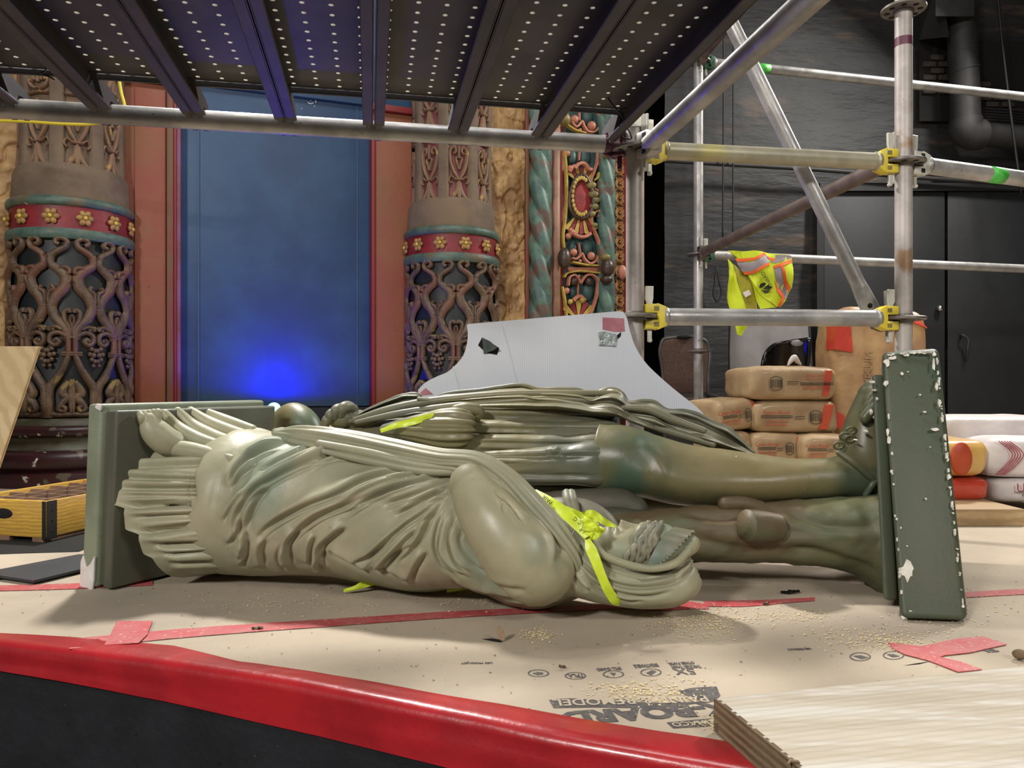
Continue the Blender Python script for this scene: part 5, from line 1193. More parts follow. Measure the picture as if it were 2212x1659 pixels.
# skirt of hanging straps: each strap a rounded panel
def strap(rows, name='skirt_strap', mat='bronze_green', folds=(), n=120, seg=60, ex=3.2):
    A = loft(rows, n, seg, ex); A = carve_rings(A, folds, 0, 9, .003); return rings_mesh(name, A, mat, sm)
def hl(v0, v1, u0, u1, amp=5, w=4): return ([(u0, v0), ((u0 + u1) / 2, (v0 + v1) / 2 + 1), (u1, v1)], w, amp)
strap([(1030, 876, 914, 2.0, .03), (1100, 876, 915, 1.99, .03), (1220, 878, 918, 1.975, .03), (1325, 876, 920, 1.965, .028), (1330, 880, 916, 1.965, .02)], folds=[hl(898, 904, 1040, 1320)])
strap([(1000, 905, 945, 1.955, .03), (1100, 908, 945, 1.94, .03), (1220, 911, 948, 1.925, .03), (1326, 912, 952, 1.91, .03), (1332, 916, 948, 1.91, .02)], folds=[hl(925, 930, 1010, 1320), hl(938, 941, 1010, 1320, 4)])
strap([(1000, 938, 985, 1.91, .03), (1100, 938, 984, 1.895, .03), (1220, 940, 988, 1.88, .03), (1330, 942, 992, 1.865, .03), (1336, 948, 986, 1.865, .02)], folds=[hl(956, 962, 1010, 1325), hl(972, 978, 1010, 1325)])
strap([(1000, 975, 1042, 1.87, .035), (1100, 973, 1046, 1.855, .038), (1220, 960, 1046, 1.835, .04), (1306, 957, 1046, 1.82, .04), (1316, 964, 1040, 1.82, .03)], folds=[hl(985, 985, 1010, 1300, 6, 5), hl(1002, 1005, 1010, 1300, 5), hl(1022, 1028, 1010, 1305, 6, 5), ([(1180, 975), (1200, 982), (1215, 972)], 5, 5)])
strap([(1130, 1030, 1062, 1.90, .03), (1220, 1034, 1064, 1.885, .03), (1320, 1034, 1066, 1.87, .03), (1334, 1038, 1060, 1.87, .02)], folds=[hl(1046, 1048, 1140, 1325)])
rings_mesh('torn_edge', ptube([(1322, 880, 1.94, .008), (1338, 888, 1.92, .010), (1352, 893, 1.90, .007)], 30, 12), 'bronze_green', sm)
# flared sleeve end
st = [(835, 915, 945, 1.96, .03), (870, 905, 948, 1.935, .04), (920, 893, 958, 1.91, .05), (965, 884, 968, 1.89, .055), (1000, 886, 965, 1.88, .055), (1012, 900, 955, 1.885, .04)]
A = loft(st, 70, 120); N = outward(A); a = np.linspace(0, 2 * np.pi, 120, endpoint=False)[None]; t = np.linspace(0, 1, 70)[:, None]
A = A + N * (.0045 * np.sin(13 * a + 2 * t) * t)[..., None]; rings_mesh('sleeve', A, 'bronze_green', sm)
rings_mesh('sleeve_knot', ptube([(985, 884, 1.92, .012), (1010, 882, 1.915, .015), (1035, 890, 1.92, .014), (1030, 904, 1.925, .010)], 40, 20), 'bronze_green', sm)
# cape: rolled ridges with a scalloped top edge
top = [(752, 908), (790, 886), (830, 868), (872, 852), (905, 852), (915, 866), (960, 850), (1040, 840), (1080, 834), (1130, 830), (1160, 838), (1210, 838), (1255, 842), (1278, 855), (1300, 842), (1322, 838), (1342, 846), (1356, 866), (1390, 864), (1412, 866), (1440, 884), (1480, 886), (1505, 892), (1545, 912), (1570, 922), (1600, 948), (1628, 976)]
bot = [(752, 914), (830, 906), (900, 892), (1040, 884), (1200, 884), (1330, 900), (1400, 925), (1500, 958), (1570, 978), (1628, 984)]
nu, nv = 300, 46; UU = np.linspace(752, 1628, nu); tp = np.interp(UU, *np.array(top).T); bt = np.interp(UU, *np.array(bot).T)
kk = np.ones(5) / 5; tp2 = np.convolve(np.pad(tp, 2, 'edge'), kk, 'valid')
Ybase = np.interp(UU, [752, 900, 1100, 1340, 1628], [2.14, 2.09, 2.03, 1.965, 1.93])
A = np.zeros((nu, nv, 3)); B = np.zeros((nu, nv, 3))
for j in range(nv):
    t = j / (nv - 1); v = tp2 + (bt - tp2) * t
    wav = .012 * np.sin(t * 12 + UU * .006) + .010 * np.sin(t * 21 - UU * .011) + .016 * np.sin(UU * .055 + 3 * t) * np.clip((UU - 1230) / 120, 0, 1)
    Y = Ybase - .10 * np.sin(t * np.pi * .5) ** 1.2 * np.interp(UU, [752, 1100, 1340, 1628], [.5, .8, 1.0, .5]) + wav
    for q, dY in ((A, 0), (B, .022)):
        Yq = Y + dY; q[:, j, 0] = (UU - U0) / F * Yq; q[:, j, 1] = Yq; q[:, j, 2] = H - (v - V0) / F * Yq
V1, F1 = grid(A); V2, F2 = grid(B); o = len(V1); Fc = [f[::-1] for f in F1] + [tuple(i + o for i in f) for f in F2]
for i in range(nu - 1):
    for j in (0, nv - 1):
        a_, b_ = i * nv + j, (i + 1) * nv + j; Fc.append((a_, b_, b_ + o, a_ + o) if j == 0 else (b_, a_, a_ + o, b_ + o))
mk('cape', np.vstack([V1, V2]), Fc, 'bronze_green', sm, True)
for pts in ([(756, 910, 2.09, .006), (830, 888, 2.06, .012), (900, 872, 2.04, .012), (1010, 858, 2.01, .011), (1130, 850, 1.985, .010), (1250, 850, 1.96, .009), (1330, 848, 1.95, .006)], [(770, 912, 2.07, .006), (850, 896, 2.04, .010), (960, 880, 2.01, .011), (1080, 868, 1.985, .010), (1200, 862, 1.96, .010), (1330, 868, 1.93, .008)], [(905, 862, 2.03, .006), (960, 866, 2.02, .006), (1050, 852, 2.0, .006)], [(1345, 880, 1.90, .006), (1400, 884, 1.89, .010), (1450, 905, 1.875, .010), (1520, 930, 1.87, .008)], [(1360, 905, 1.885, .008), (1440, 930, 1.865, .010), (1540, 960, 1.86, .008)]):
    rings_mesh('cape_fold', ptube(pts, 80, 18), 'bronze_green', sm)
rings_mesh('cape_hem', ptube([(752, 910, 2.12, .004)] + [(u, v + 2, float(np.interp(u, UU, Ybase)) + .005, .0055) for u, v in top[1:-1:1]] + [(1628, 978, 1.93, .004)], 260, 10), 'bronze_green', sm)
# bent elbow and fist at the far end
rings_mesh('elbow', ptube([(566, 960, 2.28, .034), (598, 928, 2.26, .040), (634, 902, 2.24, .044), (652, 915, 2.22, .048), (668, 950, 2.21, .05)], 60, 36), 'bronze_leg', sm)
fist = mk('fist', *ball(P(738, 902, 2.13), 1, 20, 14, (.045, .035, .030)), 'bronze_green', sm, True)
for i, (u, v, r) in enumerate(((708, 905, .0135), (716, 894, .0145), (728, 885, .0155), (743, 880, .0155))):
    rings_mesh('finger', ptube([(u - 6, v + 14, 2.10, r * .85), (u - 2, v + 2, 2.095, r), (u + 8, v - 2, 2.11, r), (u + 20, v + 4, 2.13, r * .95)], 26, 16), 'bronze_green', sm)
rings_mesh('wrist', ptube([(748, 900, 2.13, .026), (785, 910, 2.14, .03), (830, 925, 2.15, .035)], 30, 20), 'bronze_green', sm)
ribbon('flagging_tape', 'yellow-green flagging tape tied round the soldier statue\'s sleeve', [(822, 931, 1.87, 1, 4, 0), (855, 919, 1.865, 2, 6, 0), (890, 911, 1.86, 2, 7, 0), (925, 900, 1.86, 2, 6, 0), (955, 890, 1.87, 2, 3, 0)])
# ---------------------------------------------------------------- white corrugated board leaning on the post
mdef('coroplast', (206, 209, 216), (198, 201, 209), sc=3, rough=.45, wood=(60, .3, 1, (190, 193, 201)), wdir='X', bump=.05)
mdef('tape_pink', (172, 110, 118), (156, 92, 102), sc=30, rough=.4)
mdef('foil', (176, 184, 182), (130, 138, 138), sc=26, rough=.3, metal=.6, bump=.6, bsc=40, bd=.006)
mdef('grey_flap', (96, 102, 98), (74, 80, 78), sc=20, rough=.35, metal=.3, bump=.4, bsc=40)
W0, W1 = P(905, 830, 2.165), P(1530, 830, 2.03); WN = Vector((W1.y - W0.y, -(W1.x - W0.x), 0)).normalized()
def onboard(u, v, off=0.0):
    o = Vector((0, 0, H)); d = P(u, v, 1) - o; t = (W0 - o).dot(WN) / d.dot(WN); return o + d * t + WN * off
def board_patch(name, pts, mat, parent, o0, o1, bv=0):
    n = len(pts); V = [tuple(onboard(u, v, o1)) for u, v in pts] + [tuple(onboard(u, v, o0)) for u, v in pts]
    Fc = [tuple(reversed(range(n))), tuple(range(n, 2 * n))] + [(i, (i + 1) % n, n + (i + 1) % n, n + i) for i in range(n)]
    return mk(name, V, Fc, mat, parent)
cb = thing('corrugated_board', 'white corrugated plastic board with curved sides leaning on the scaffold post', 'board', onboard(1200, 900))
lc = spl([(904, 842), (915, 830), (945, 813), (968, 803), (985, 788), (1000, 770), (1008, 748), (1011, 725), (1009, 702)], 30).tolist()
rc = spl([(1340, 672), (1348, 675), (1353, 684), (1360, 712), (1372, 748), (1392, 780), (1430, 818), (1478, 858), (1506, 880), (1522, 898), (1530, 914)], 40).tolist()
board_patch('sheet', lc + [(1012, 700)] + rc + [(1500, 905), (1300, 880), (1000, 880), (905, 868)], 'coroplast', cb, -.003, .003)
board_patch('red_tape_patch', [(1302, 686), (1348, 688), (1350, 716), (1328, 717), (1302, 712)], 'tape_pink', cb, .003, .0045)
board_patch('red_tape_patch', [(909, 848), (920, 838), (937, 852), (912, 854)], 'tape_pink', cb, .003, .0045)
board_patch('foil_tape', [(1292, 719), (1304, 716), (1330, 722), (1334, 728), (1331, 749), (1318, 748), (1294, 747), (1297, 738)], 'foil', cb, .003, .006)
board_patch('cut_hole', [(1033, 746), (1042, 729), (1064, 742), (1079, 752), (1074, 767), (1050, 762)], 'deep_black', cb, .003, .0036)
board_patch('cut_hole', [(1328, 728), (1342, 717), (1341, 727), (1334, 733)], 'deep_black', cb, .003, .0036)
fl_ = [(1042, 729), (1061, 738), (1078, 752), (1068, 758), (1046, 764), (1044, 745)]
V = [tuple(onboard(u, v, .005 + .02 * (u - 1042) / 36)) for u, v in fl_] + [tuple(onboard(u, v, .0035 + .02 * (u - 1042) / 36)) for u, v in fl_]
mk('flap', V, [tuple(reversed(range(6))), tuple(range(6, 12))] + [(i, (i + 1) % 6, 6 + (i + 1) % 6, 6 + i) for i in range(6)], 'grey_flap', cb)
for q in ([(1086, 700), (1104, 770), (1124, 850)], [(980, 792), (990, 825), (1000, 866)]):
    V, Fc = tube([onboard(u, v, .0025) for u, v in q], .0022, 8, 20); mk('crease', V, Fc, 'coroplast', cb, True)

# ---------------------------------------------------------------- bags
mdef('kraft', (170, 146, 110), (156, 130, 96), sc=9, rough=.6, c3=(150, 122, 90), sc3=5, bump=.5, bsc=14, bd=.012, coat=.15)
mdef('kraft_gloss', (196, 160, 112), (178, 140, 98), sc=9, rough=.35, c3=(170, 132, 100), sc3=5, bump=.5, bsc=14, bd=.012, coat=.5, coatr=.2)
mdef('bag_orange', (200, 86, 50), (186, 72, 44), sc=14, rough=.5)
mdef('bag_red', (214, 74, 52), (198, 60, 46), sc=9, rough=.35, coat=.5, bump=.4, bsc=20)
mdef('bag_yellow', (222, 182, 104), (206, 164, 90), sc=8, rough=.35, coat=.5, bump=.4, bsc=18)
mdef('bag_white', (214, 206, 202), (198, 190, 188), sc=6, rough=.5, bump=.5, bsc=12, bd=.014)
mdef('ink_black', (36, 34, 34), (70, 62, 56), sc=80, rough=.7)
mdef('ink_red', (186, 70, 46), (170, 80, 56), sc=60, rough=.7)
mdef('ink_maroon', (150, 46, 66), (170, 90, 100), sc=60, rough=.7)
def pillow(L, D, T, seed, ex=4.5, puff=.06):
    n, m = 46, 30; th = np.linspace(-np.pi, np.pi, n, endpoint=False); ph = np.linspace(-np.pi / 2, np.pi / 2, m)
    f = lambda c, e: np.sign(c) * np.abs(c) ** (2 / e)
    t, p = np.meshgrid(th, ph, indexing='ij')
    x = f(np.cos(p), ex) * f(np.cos(t), ex); y = f(np.cos(p), ex) * f(np.sin(t), ex); z = f(np.sin(p), 5.0)
    k = 1 + puff * (1 - x**2) * (1 - y**2)
    A = np.stack([x * L / 2, y * D / 2, z * T / 2 * k], -1)
    nz = fbm(A[..., 0] * 14 + seed * 3.1, A[..., 1] * 14, A[..., 2] * 16 + seed, 3); N = A / np.maximum(np.linalg.norm(A, axis=2, keepdims=True), 1e-6)
    A = A + N * (.013 * nz)[..., None]
    V, Fc = grid(A, True, False); return V, [f_[::-1] for f_ in Fc]
BAGN = [0]
def bag(u0, u1, v0, v1, Y, D, label, mat, rz=0.0, tilt=0.0, group='bags of plaster', stand=False):
    BAGN[0] += 1
    c = P((u0 + u1) / 2, (v0 + v1) / 2, Y); L = (u1 - u0) / F * Y * .97; T = (v1 - v0) / F * Y * .965
    c.y += D / 2
    t = thing('plaster_bag', label, 'bag', (c.x, c.y, c.z - T / 2), group)
    Mx = Matrix.Translation(c) @ Matrix.Rotation(math.radians(rz), 4, 'Z') @ Matrix.Rotation(math.radians(tilt), 4, 'Y')
    V, Fc = pillow(L, D, T, BAGN[0], 9.0 if stand else 8.0, .05); body = mk('sack', V, Fc, mat, t, True, Mx)
    return t, Mx, L, D, T
def face_print(t, Mx, L, D, T, side=0.0, flip=False, w=.9, big='Casto Rock', sub='Gypsum Plaster', code=True):
    """print on the bag's viewer-facing side"""
    R = Mx @ Matrix.Translation((0, -D / 2 - .011, 0)) @ Matrix.Rotation(math.pi / 2, 4, 'X')
    if flip: R = R @ Matrix.Rotation(math.pi, 4, 'Z')
    s = T * .17
    text(big, s, 'ink_red', t, R @ Matrix.Translation((-L * .24, T * .14, 0)), 'lettering', .0006)
    text(sub, s * .6, 'ink_red', t, R @ Matrix.Translation((-L * .22, -T * .12, 0)), 'lettering', .0006)
    text(sub, s * .6, 'ink_red', t, R @ Matrix.Translation((-L * .24, -T * .22, 0)), 'lettering', .0006)
    for dy in (.04, -.01): mk('print_line', *box((-L * .24, T * dy, 0), (L * .36, T * .025, .001)), 'ink_black', t, False, R)
    for dy in (.02, -.05): mk('print_line', *box((.02 * L, T * dy, 0), (L * .12, T * .02, .001)), 'ink_black', t, False, R)
    if code:
        mk('code_frame', *tube([(L * .2 + L * .09 * math.cos(a) * (1 if abs(math.cos(a)) < .72 else .72 / abs(math.cos(a))), T * .2 * math.sin(a), 0) for a in np.linspace(0, 6.2832, 33)], .0016, 6, cap=False), 'ink_black', t, True, R)
        mb = MB(); r = random.Random(5); x = L * .145
        while x < L * .255:
            wv = r.choice((.0012, .002, .003)); mb.add(box((x, 0, 0), (wv, T * .24, .001))); x += wv + r.choice((.0015, .0025, .004))
        mb.build('barcode', 'ink_black', t, False, R)['kind'] = 'stuff'
def stripe(t, Mx, L, D, T, x0, x1, mat='bag_orange', off=.004, slant=0.0):
    V = []
    for z in (-.37, .37):
        for x in (x0, x1): V.append(((x + slant * z) * L, -D / 2 - off, z * T))
    for z in (-.40, .40):
        for x in (x0, x1): V.append(((x + slant * z) * L, -D / 2 + .03, z * T))
    mk('colour_stripe', V, [(0, 1, 3, 2), (4, 6, 7, 5), (0, 4, 5, 1), (2, 3, 7, 6), (0, 2, 6, 4), (1, 5, 7, 3)], mat, t, False, Mx)
YS = 3.30
b = bag(1608, 1815, 790, 866, YS, .36, 'tan plaster bag on top of the stack with its print upside down', 'kraft', 2); face_print(*b, flip=True); stripe(*b, .33, .40, 'bag_orange', .003, .06)
mk('twist', *tube([P(1702, 790, YS + .05), P(1708, 780, YS + .05), P(1715, 772, YS + .05), P(1722, 780, YS + .06), P(1730, 788, YS + .07)], [.004, .010, .013, .010, .004], 10, 24), 'bag_white', b[0], True)
b = bag(1624, 1820, 864, 938, YS, .36, 'tan plaster bag with an orange stripe in the second row of the stack', 'kraft', 0); face_print(*b); stripe(*b, .28, .38, slant=.10)
b = bag(1528, 1628, 862, 934, YS + .02, .36, 'tan plaster bag at the left end of the stack\'s second row', 'kraft', 12, -7); face_print(*b, w=.8); stripe(*b, .36, .41, slant=-.05)
b = bag(1622, 1738, 935, 1003, YS - .02, .36, 'tan plaster bag in the middle of the third row down', 'kraft', 1); face_print(*b); stripe(*b, .36, .41)
b = bag(1736, 1852, 940, 1003, YS - .10, .36, 'clean tan plaster bag in the third row beside the bronze foot', 'kraft', -2); face_print(*b, code=False)
b = bag(1540, 1624, 932, 1003, YS, .36, 'tan plaster bag half hidden by the cape at the stack\'s lower left', 'kraft', 4)
b = bag(1545, 1700, 1000, 1054, YS + .01, .36, 'lowest left tan plaster bag on the floor behind the bronze leg', 'kraft', 0)
b = bag(1702, 1858, 1000, 1054, YS + .01, .36, 'lowest right tan plaster bag on the floor behind the bronze leg', 'kraft', 0)
b = bag(1798, 2010, 661, 950, 3.42, .24, 'tall glossy tan bag standing upright behind the green slab', 'kraft_gloss', 0, 2, stand=True)
t, Mx, L, D, T = b
mk('colour_patch', *hexa([(-.51 * L, -D / 2 - .012, .17 * T), (-.32 * L, -D / 2 - .012, .15 * T), (-.32 * L, -D / 2 + .05, .15 * T), (-.515 * L, -D / 2 + .08, .17 * T), (-.50 * L, -D / 2 - .012, .40 * T), (-.36 * L, -D / 2 - .012, .42 * T), (-.36 * L, -D / 2 + .05, .42 * T), (-.515 * L, -D / 2 + .08, .40 * T)]), 'bag_red', t, False, Mx)
mk('colour_patch', *hexa([(-.49 * L, -D / 2 - .010, -.44 * T), (-.36 * L, -D / 2 - .010, -.44 * T), (-.36 * L, -D / 2 + .04, -.44 * T), (-.5 * L, -D / 2 + .06, -.44 * T), (-.49 * L, -D / 2 - .010, -.30 * T), (-.38 * L, -D / 2 - .010, -.34 * T), (-.38 * L, -D / 2 + .04, -.34 * T), (-.5 * L, -D / 2 + .06, -.30 * T)]), 'bag_red', t, False, Mx)
mk('colour_patch', *hexa([(.30 * L, -D / 2 - .012, .40 * T), (.47 * L, -D / 2 + .0, .36 * T), (.47 * L, -D / 2 + .08, .36 * T), (.30 * L, -D / 2 + .08, .40 * T), (.28 * L, -D / 2 - .01, .485 * T), (.34 * L, -D / 2 + .02, .47 * T), (.34 * L, -D / 2 + .08, .47 * T), (.28 * L, -D / 2 + .08, .485 * T)]), 'bag_red', t, False, Mx)
text('GYPSUM', .05, 'kraft', t, Mx @ Matrix.Translation((-.06, -D / 2 - .013, .0)) @ Matrix.Rotation(math.pi / 2, 4, 'X') @ Matrix.Rotation(math.pi / 2, 4, 'Z'), 'lettering', .0008)
# right-hand pile on a wooden base
mdef('pale_wood', (196, 170, 130), (180, 152, 112), sc=7, rough=.65, wood=(9, 3, 2, (170, 142, 104)), wdir='Z')
G0 = G(1990, 1138); G1 = G(2184, 1136)
wbd = tag(mk('wooden_board', *rbox(((G0.x + G1.x) / 2 - .1, G0.y + .30, .027), ((G1 - G0).length + .28, .58, .054), .003), 'pale_wood', None, True, None, 30), 'thick pale wooden board under the red and white bags', 'board')
YR = 2.62
b = bag(1985, 2146, 1032, 1086, YR, .34, 'bright red plastic bag on the wooden board beside the green slab', 'bag_red', 2)
b = bag(2146, 2330, 1034, 1088, YR + .04, .34, 'white bag with maroon lettering at the right frame edge', 'bag_white', -3); t, Mx, L, D, T = b
R = Mx @ Matrix.Translation((0, -D / 2 - .012, 0)) @ Matrix.Rotation(math.pi / 2, 4, 'X')
text('Uni-Kal', .042, 'ink_maroon', t, R @ Matrix.Translation((.0, T * .14, 0)), 'lettering', .0006); text('Veneer Plaster', .016, 'ink_black', t, R @ Matrix.Translation((.0, -T * .14, 0)), 'lettering', .0006)
mk('print_line', *box((.0, -T * .02, 0), (L * .5, .002, .001)), 'ink_black', t, False, R)
b = bag(1985, 2140, 950, 1032, YR, .34, 'glossy yellow bag with an orange oval on top of the red bag', 'bag_yellow', 2); t, Mx, L, D, T = b
mk('orange_oval', *ball((.06 * L, -D / 2 - .004, 0), 1, 20, 12, (.16 * L, .012, T * .46)), 'bag_orange', t, True, Mx)
b = bag(2136, 2330, 946, 1034, YR + .04, .34, 'white bag with maroon stripes at the far right of the pile', 'bag_white', -4); t, Mx, L, D, T = b
for i in range(5):
    pts = [(-.36 * L + i * .03 * L, -D / 2 - .008, T * .44), (-.22 * L + i * .03 * L, -D / 2 - .013, T * .1), (-.30 * L + i * .03 * L, -D / 2 - .013, -T * .18), (-.40 * L + i * .024 * L, -D / 2 - .010, -T * .42)]
    mk('maroon_stripe', *tube(pts, .0016, 6, 20), 'ink_maroon', t, True, Mx)
b = bag(2030, 2330, 900, 960, YR + .20, .30, 'crumpled white sack lying across the top of the right-hand pile', 'bag_white', -2)

# ---------------------------------------------------------------- chairs and folded table
mdef('chair_brown', (84, 62, 52), (70, 52, 44), sc=60, rough=.85, spot=(110, .6, (52, 38, 34)))
mdef('chair_metal', (92, 90, 88), (70, 68, 68), sc=12, rough=.45, metal=.5)
mdef('chair_black', (20, 18, 18), rough=.18, coat=.6)
mdef('vinyl_dark', (38, 34, 34), rough=.6)
mdef('table_grey', (146, 142, 142), (128, 124, 124), sc=5, rough=.6, c3=(158, 154, 152), spot=(60, .74, (96, 92, 92)))
def pxprism(pts, Y, th_, lean=0.0):
    n = len(pts); V = [tuple(P(u, v, Y + lean * (v - pts[0][1]))) for u, v in pts]; V2 = [(x, y + th_, z) for x, y, z in V]
    return np.array(V + V2), [tuple(reversed(range(n))), tuple(range(n, 2 * n))] + [(i, (i + 1) % n, n + (i + 1) % n, n + i) for i in range(n)]
bc = thing('banquet_chair', 'brown upholstered banquet chair with grey metal frame behind the far post', 'chair', P(1480, 990, 4.55))
YC_ = 4.5
bk_ = spl([(1438, 850), (1432, 790), (1428, 752), (1434, 737), (1456, 732), (1480, 731), (1506, 732), (1524, 742), (1530, 760), (1528, 800), (1526, 850)], 50).tolist()
mk('backrest', *bevel(pxprism(bk_, YC_, .05), .006, 2), 'chair_brown', bc, True, None, 40)
mk('back_frame', *tube([P(u - (2 if u < 1480 else -2), v - (3 if v < 745 else 0), YC_ + .02) for u, v in [(1440, 880)] + bk_ + [(1534, 880)]], .011, 8), 'chair_metal', bc, True)
mk('handle_slot', *ball(P(1478, 728, YC_ - .01), 1, 14, 8, (.045, .02, .012)), 'deep_black', bc, True)
mk('seat', *bevel(hexa([P(1432, 882, 4.40), P(1532, 882, 4.40), P(1528, 876, 4.62), P(1438, 876, 4.62), P(1432, 860, 4.40), P(1532, 860, 4.40), P(1528, 858, 4.62), P(1438, 858, 4.62)]), .012, 2), 'chair_brown', bc, True, None, 40)
for u, y in ((1436, 4.42), (1530, 4.42), (1440, 4.62), (1526, 4.62)):
    p = P(u, 880, y); mk('leg', *tube([p, (p.x, p.y, 0)], .011, 8), 'chair_metal', bc, True)
mk('arm_bar', *tube([P(1534, 855, 4.45), P(1560, 862, 4.3), P(1590, 858, 4.2), P(1618, 848, 4.15)], .016, 10, 24), 'chair_metal', bc, True)
tb = thing('folded_table', 'grey folded plastic table standing on edge behind the vest', 'table', P(1665, 985, 4.75))
tp_ = [(1580, 1000), (1577, 760), (1579, 690), (1586, 676), (1735, 678), (1746, 690), (1752, 800), (1756, 1000)]
tp3 = [(u, min(v, 829.5 + .45 * F / 4.75 - 1)) for u, v in tp_]
mk('tabletop', *bevel(pxprism(tp3, 4.72, .05), .008, 2), 'table_grey', tb, True, None, 40)
mk('edge_band', *tube([P(u, v, 4.745) for u, v in tp3], .012, 8), 'charcoal', tb, True)
fc = thing('folding_chair', 'glossy black plastic folding chair behind the stacked bags', 'chair', P(1695, 1000, 3.95))
YF = 4.12; A = np.zeros((24, 14, 3))
for i in range(24):
    for j in range(14):
        s = i / 23; t_ = j / 13; u = 1650 + s * 96 - (1 - t_) * 0 + (1 - s) * 0; vtop = np.interp(s, [0, .08, .25, .5, .8, 1], [800, 766, 748, 741, 737, 735]); vb = 830
        A[i, j] = tuple(P(u, vtop + (vb - vtop) * t_, YF + .06 * (2 * s - 1) ** 2 * -1 + .02 * t_))
V1, F1 = grid(A); V2 = V1 + np.array((0, .012, 0)); o = len(V1)
mk('back_panel', np.vstack([V1, V2]), F1 + [tuple(i + o for i in f[::-1]) for f in F2] if False else F1 + [tuple(i + o for i in f[::-1]) for f in F1], 'chair_black', fc, True)
mk('frame', *tube([P(1646, 850, YF - .05), P(1646, 800, YF - .055), P(1652, 768, YF - .05), P(1668, 748, YF - .03), P(1700, 739, YF - .005), P(1735, 734, YF - .04), P(1747, 733, YF - .06), P(1748, 745, YF - .06), P(1744, 800, YF - .05), P(1742, 850, YF - .04)], .010, 10, 60), 'chair_black', fc, True)
mk('grip_hole', *ball(P(1722, 741, YF - .035), 1, 16, 8, (.034, .008, .018)), 'table_grey', fc, True)
mk('seat', *rbox(tuple(P(1695, 865, YF - .2)), (.22, .36, .025), .01), 'chair_black', fc, True, None, 40)
for u, y in ((1646, YF - .05), (1742, YF - .05), (1650, YF - .33), (1738, YF - .33)):
    p = P(u, 850, y); mk('leg', *tube([p, (p.x, p.y, 0)], .010, 8), 'chair_black', fc, True)

# ---------------------------------------------------------------- safety vest over the tube
mdef('vest_yellow', (208, 224, 40), (196, 210, 36), sc=14, rough=.75)
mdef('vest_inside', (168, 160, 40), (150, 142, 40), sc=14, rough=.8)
mdef('vest_orange', (236, 108, 48), (226, 96, 44), sc=14, rough=.75)
mdef('vest_grey', (152, 142, 144), (140, 130, 134), sc=20, rough=.55)
def sheet(name, pts, Y, mat, parent, off=0.0, wave=.012, th_=.003):
    bm = bmesh.new(); vs = [bm.verts.new(tuple(P(u, v, Y))) for u, v in pts]; bm.faces.new(vs)
    bmesh.ops.triangulate(bm, faces=bm.faces); bmesh.ops.subdivide_edges(bm, edges=bm.edges, cuts=3, use_grid_fill=True); bmesh.ops.triangulate(bm, faces=bm.faces)
    bm.verts.index_update(); V = np.array([tuple(v.co) for v in bm.verts]); Fc = [tuple(v.index for v in f.verts) for f in bm.faces]; bm.free()
    u, v = proj(V); dY = -off - wave * (np.sin((u - 1570) * .11 + (v - 540) * .035) + .5 * np.sin((u - 1570) * .05 - (v - 540) * .09)) - .03 * np.clip((v - 548) / 40, 0, 1)
    V[:, 1] += dY; V2 = V + np.array((0, th_, 0)); n = len(V)
    return mk(name, np.vstack([V, V2]), Fc + [tuple(i + n for i in f[::-1]) for f in Fc], mat, parent, True)
vest = thing('safety_vest', 'yellow hi-vis vest with orange and grey bands hung over a scaffold tube', 'vest', P(1640, 552, 4.05))
YV = 4.01
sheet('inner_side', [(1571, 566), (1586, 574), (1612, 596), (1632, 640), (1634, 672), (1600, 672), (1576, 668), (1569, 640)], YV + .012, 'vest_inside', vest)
sheet('hanging_panel', [(1571, 560), (1580, 572), (1590, 610), (1602, 650), (1613, 690), (1612, 706), (1598, 726), (1588, 724), (1582, 692), (1569, 655), (1568, 640)], YV - .005, 'vest_yellow', vest)
sheet('front_panel', [(1572, 542), (1600, 543), (1628, 541), (1660, 546), (1710, 552), (1712, 580), (1708, 622), (1702, 634), (1694, 650), (1683, 664), (1672, 664), (1648, 646), (1628, 624), (1616, 606), (1608, 588), (1594, 560), (1580, 548)], YV - .012, 'vest_yellow', vest)
sheet('fold_flap', [(1612, 596), (1626, 622), (1650, 648), (1672, 666), (1640, 668), (1628, 640)], YV - .004, 'vest_yellow', vest)
bands = [('vest_orange', [(1587, 559), (1629, 557), (1650, 545), (1656, 549), (1630, 563), (1592, 566)]), ('vest_orange', [(1657, 552), (1674, 558), (1671, 565), (1659, 557)]), ('vest_grey', [(1590, 566), (1624, 567), (1650, 550), (1656, 550), (1662, 566), (1659, 568), (1620, 589), (1602, 588)]), ('vest_orange', [(1602, 588), (1620, 588), (1659, 567), (1661, 573), (1622, 594), (1606, 595)]),
         ('vest_grey', [(1676, 550), (1708, 552), (1711, 558), (1672, 570), (1662, 566), (1674, 562)]), ('vest_orange', [(1667, 576), (1710, 560), (1711, 567), (1690, 575), (1668, 582)]), ('vest_grey', [(1668, 583), (1680, 579), (1688, 612), (1702, 632), (1694, 648), (1678, 628), (1671, 604)]), ('vest_orange', [(1681, 578), (1687, 577), (1694, 604), (1706, 622), (1703, 632), (1690, 614)]), ('vest_orange', [(1669, 606), (1674, 622), (1690, 636), (1692, 646), (1682, 664), (1675, 664), (1685, 644), (1672, 630)])]
for m, pts in bands: sheet('band_grey' if m == 'vest_grey' else 'band_orange', pts, YV - .016 - (.003 if m == 'vest_orange' else 0), m, vest)
def vtext(s, u, v, ang, hpx, mat='marker'):
    a = math.radians(ang); Y = YV - .075; return text(s, hpx / F * Y * 1.4, mat, vest, basis(P(u, v, Y), (math.cos(a), 0, math.sin(a)), (-math.sin(a), 0, math.cos(a))), 'lettering', .0004)
vtext('ANIERO', 1657, 604, 122, 8)
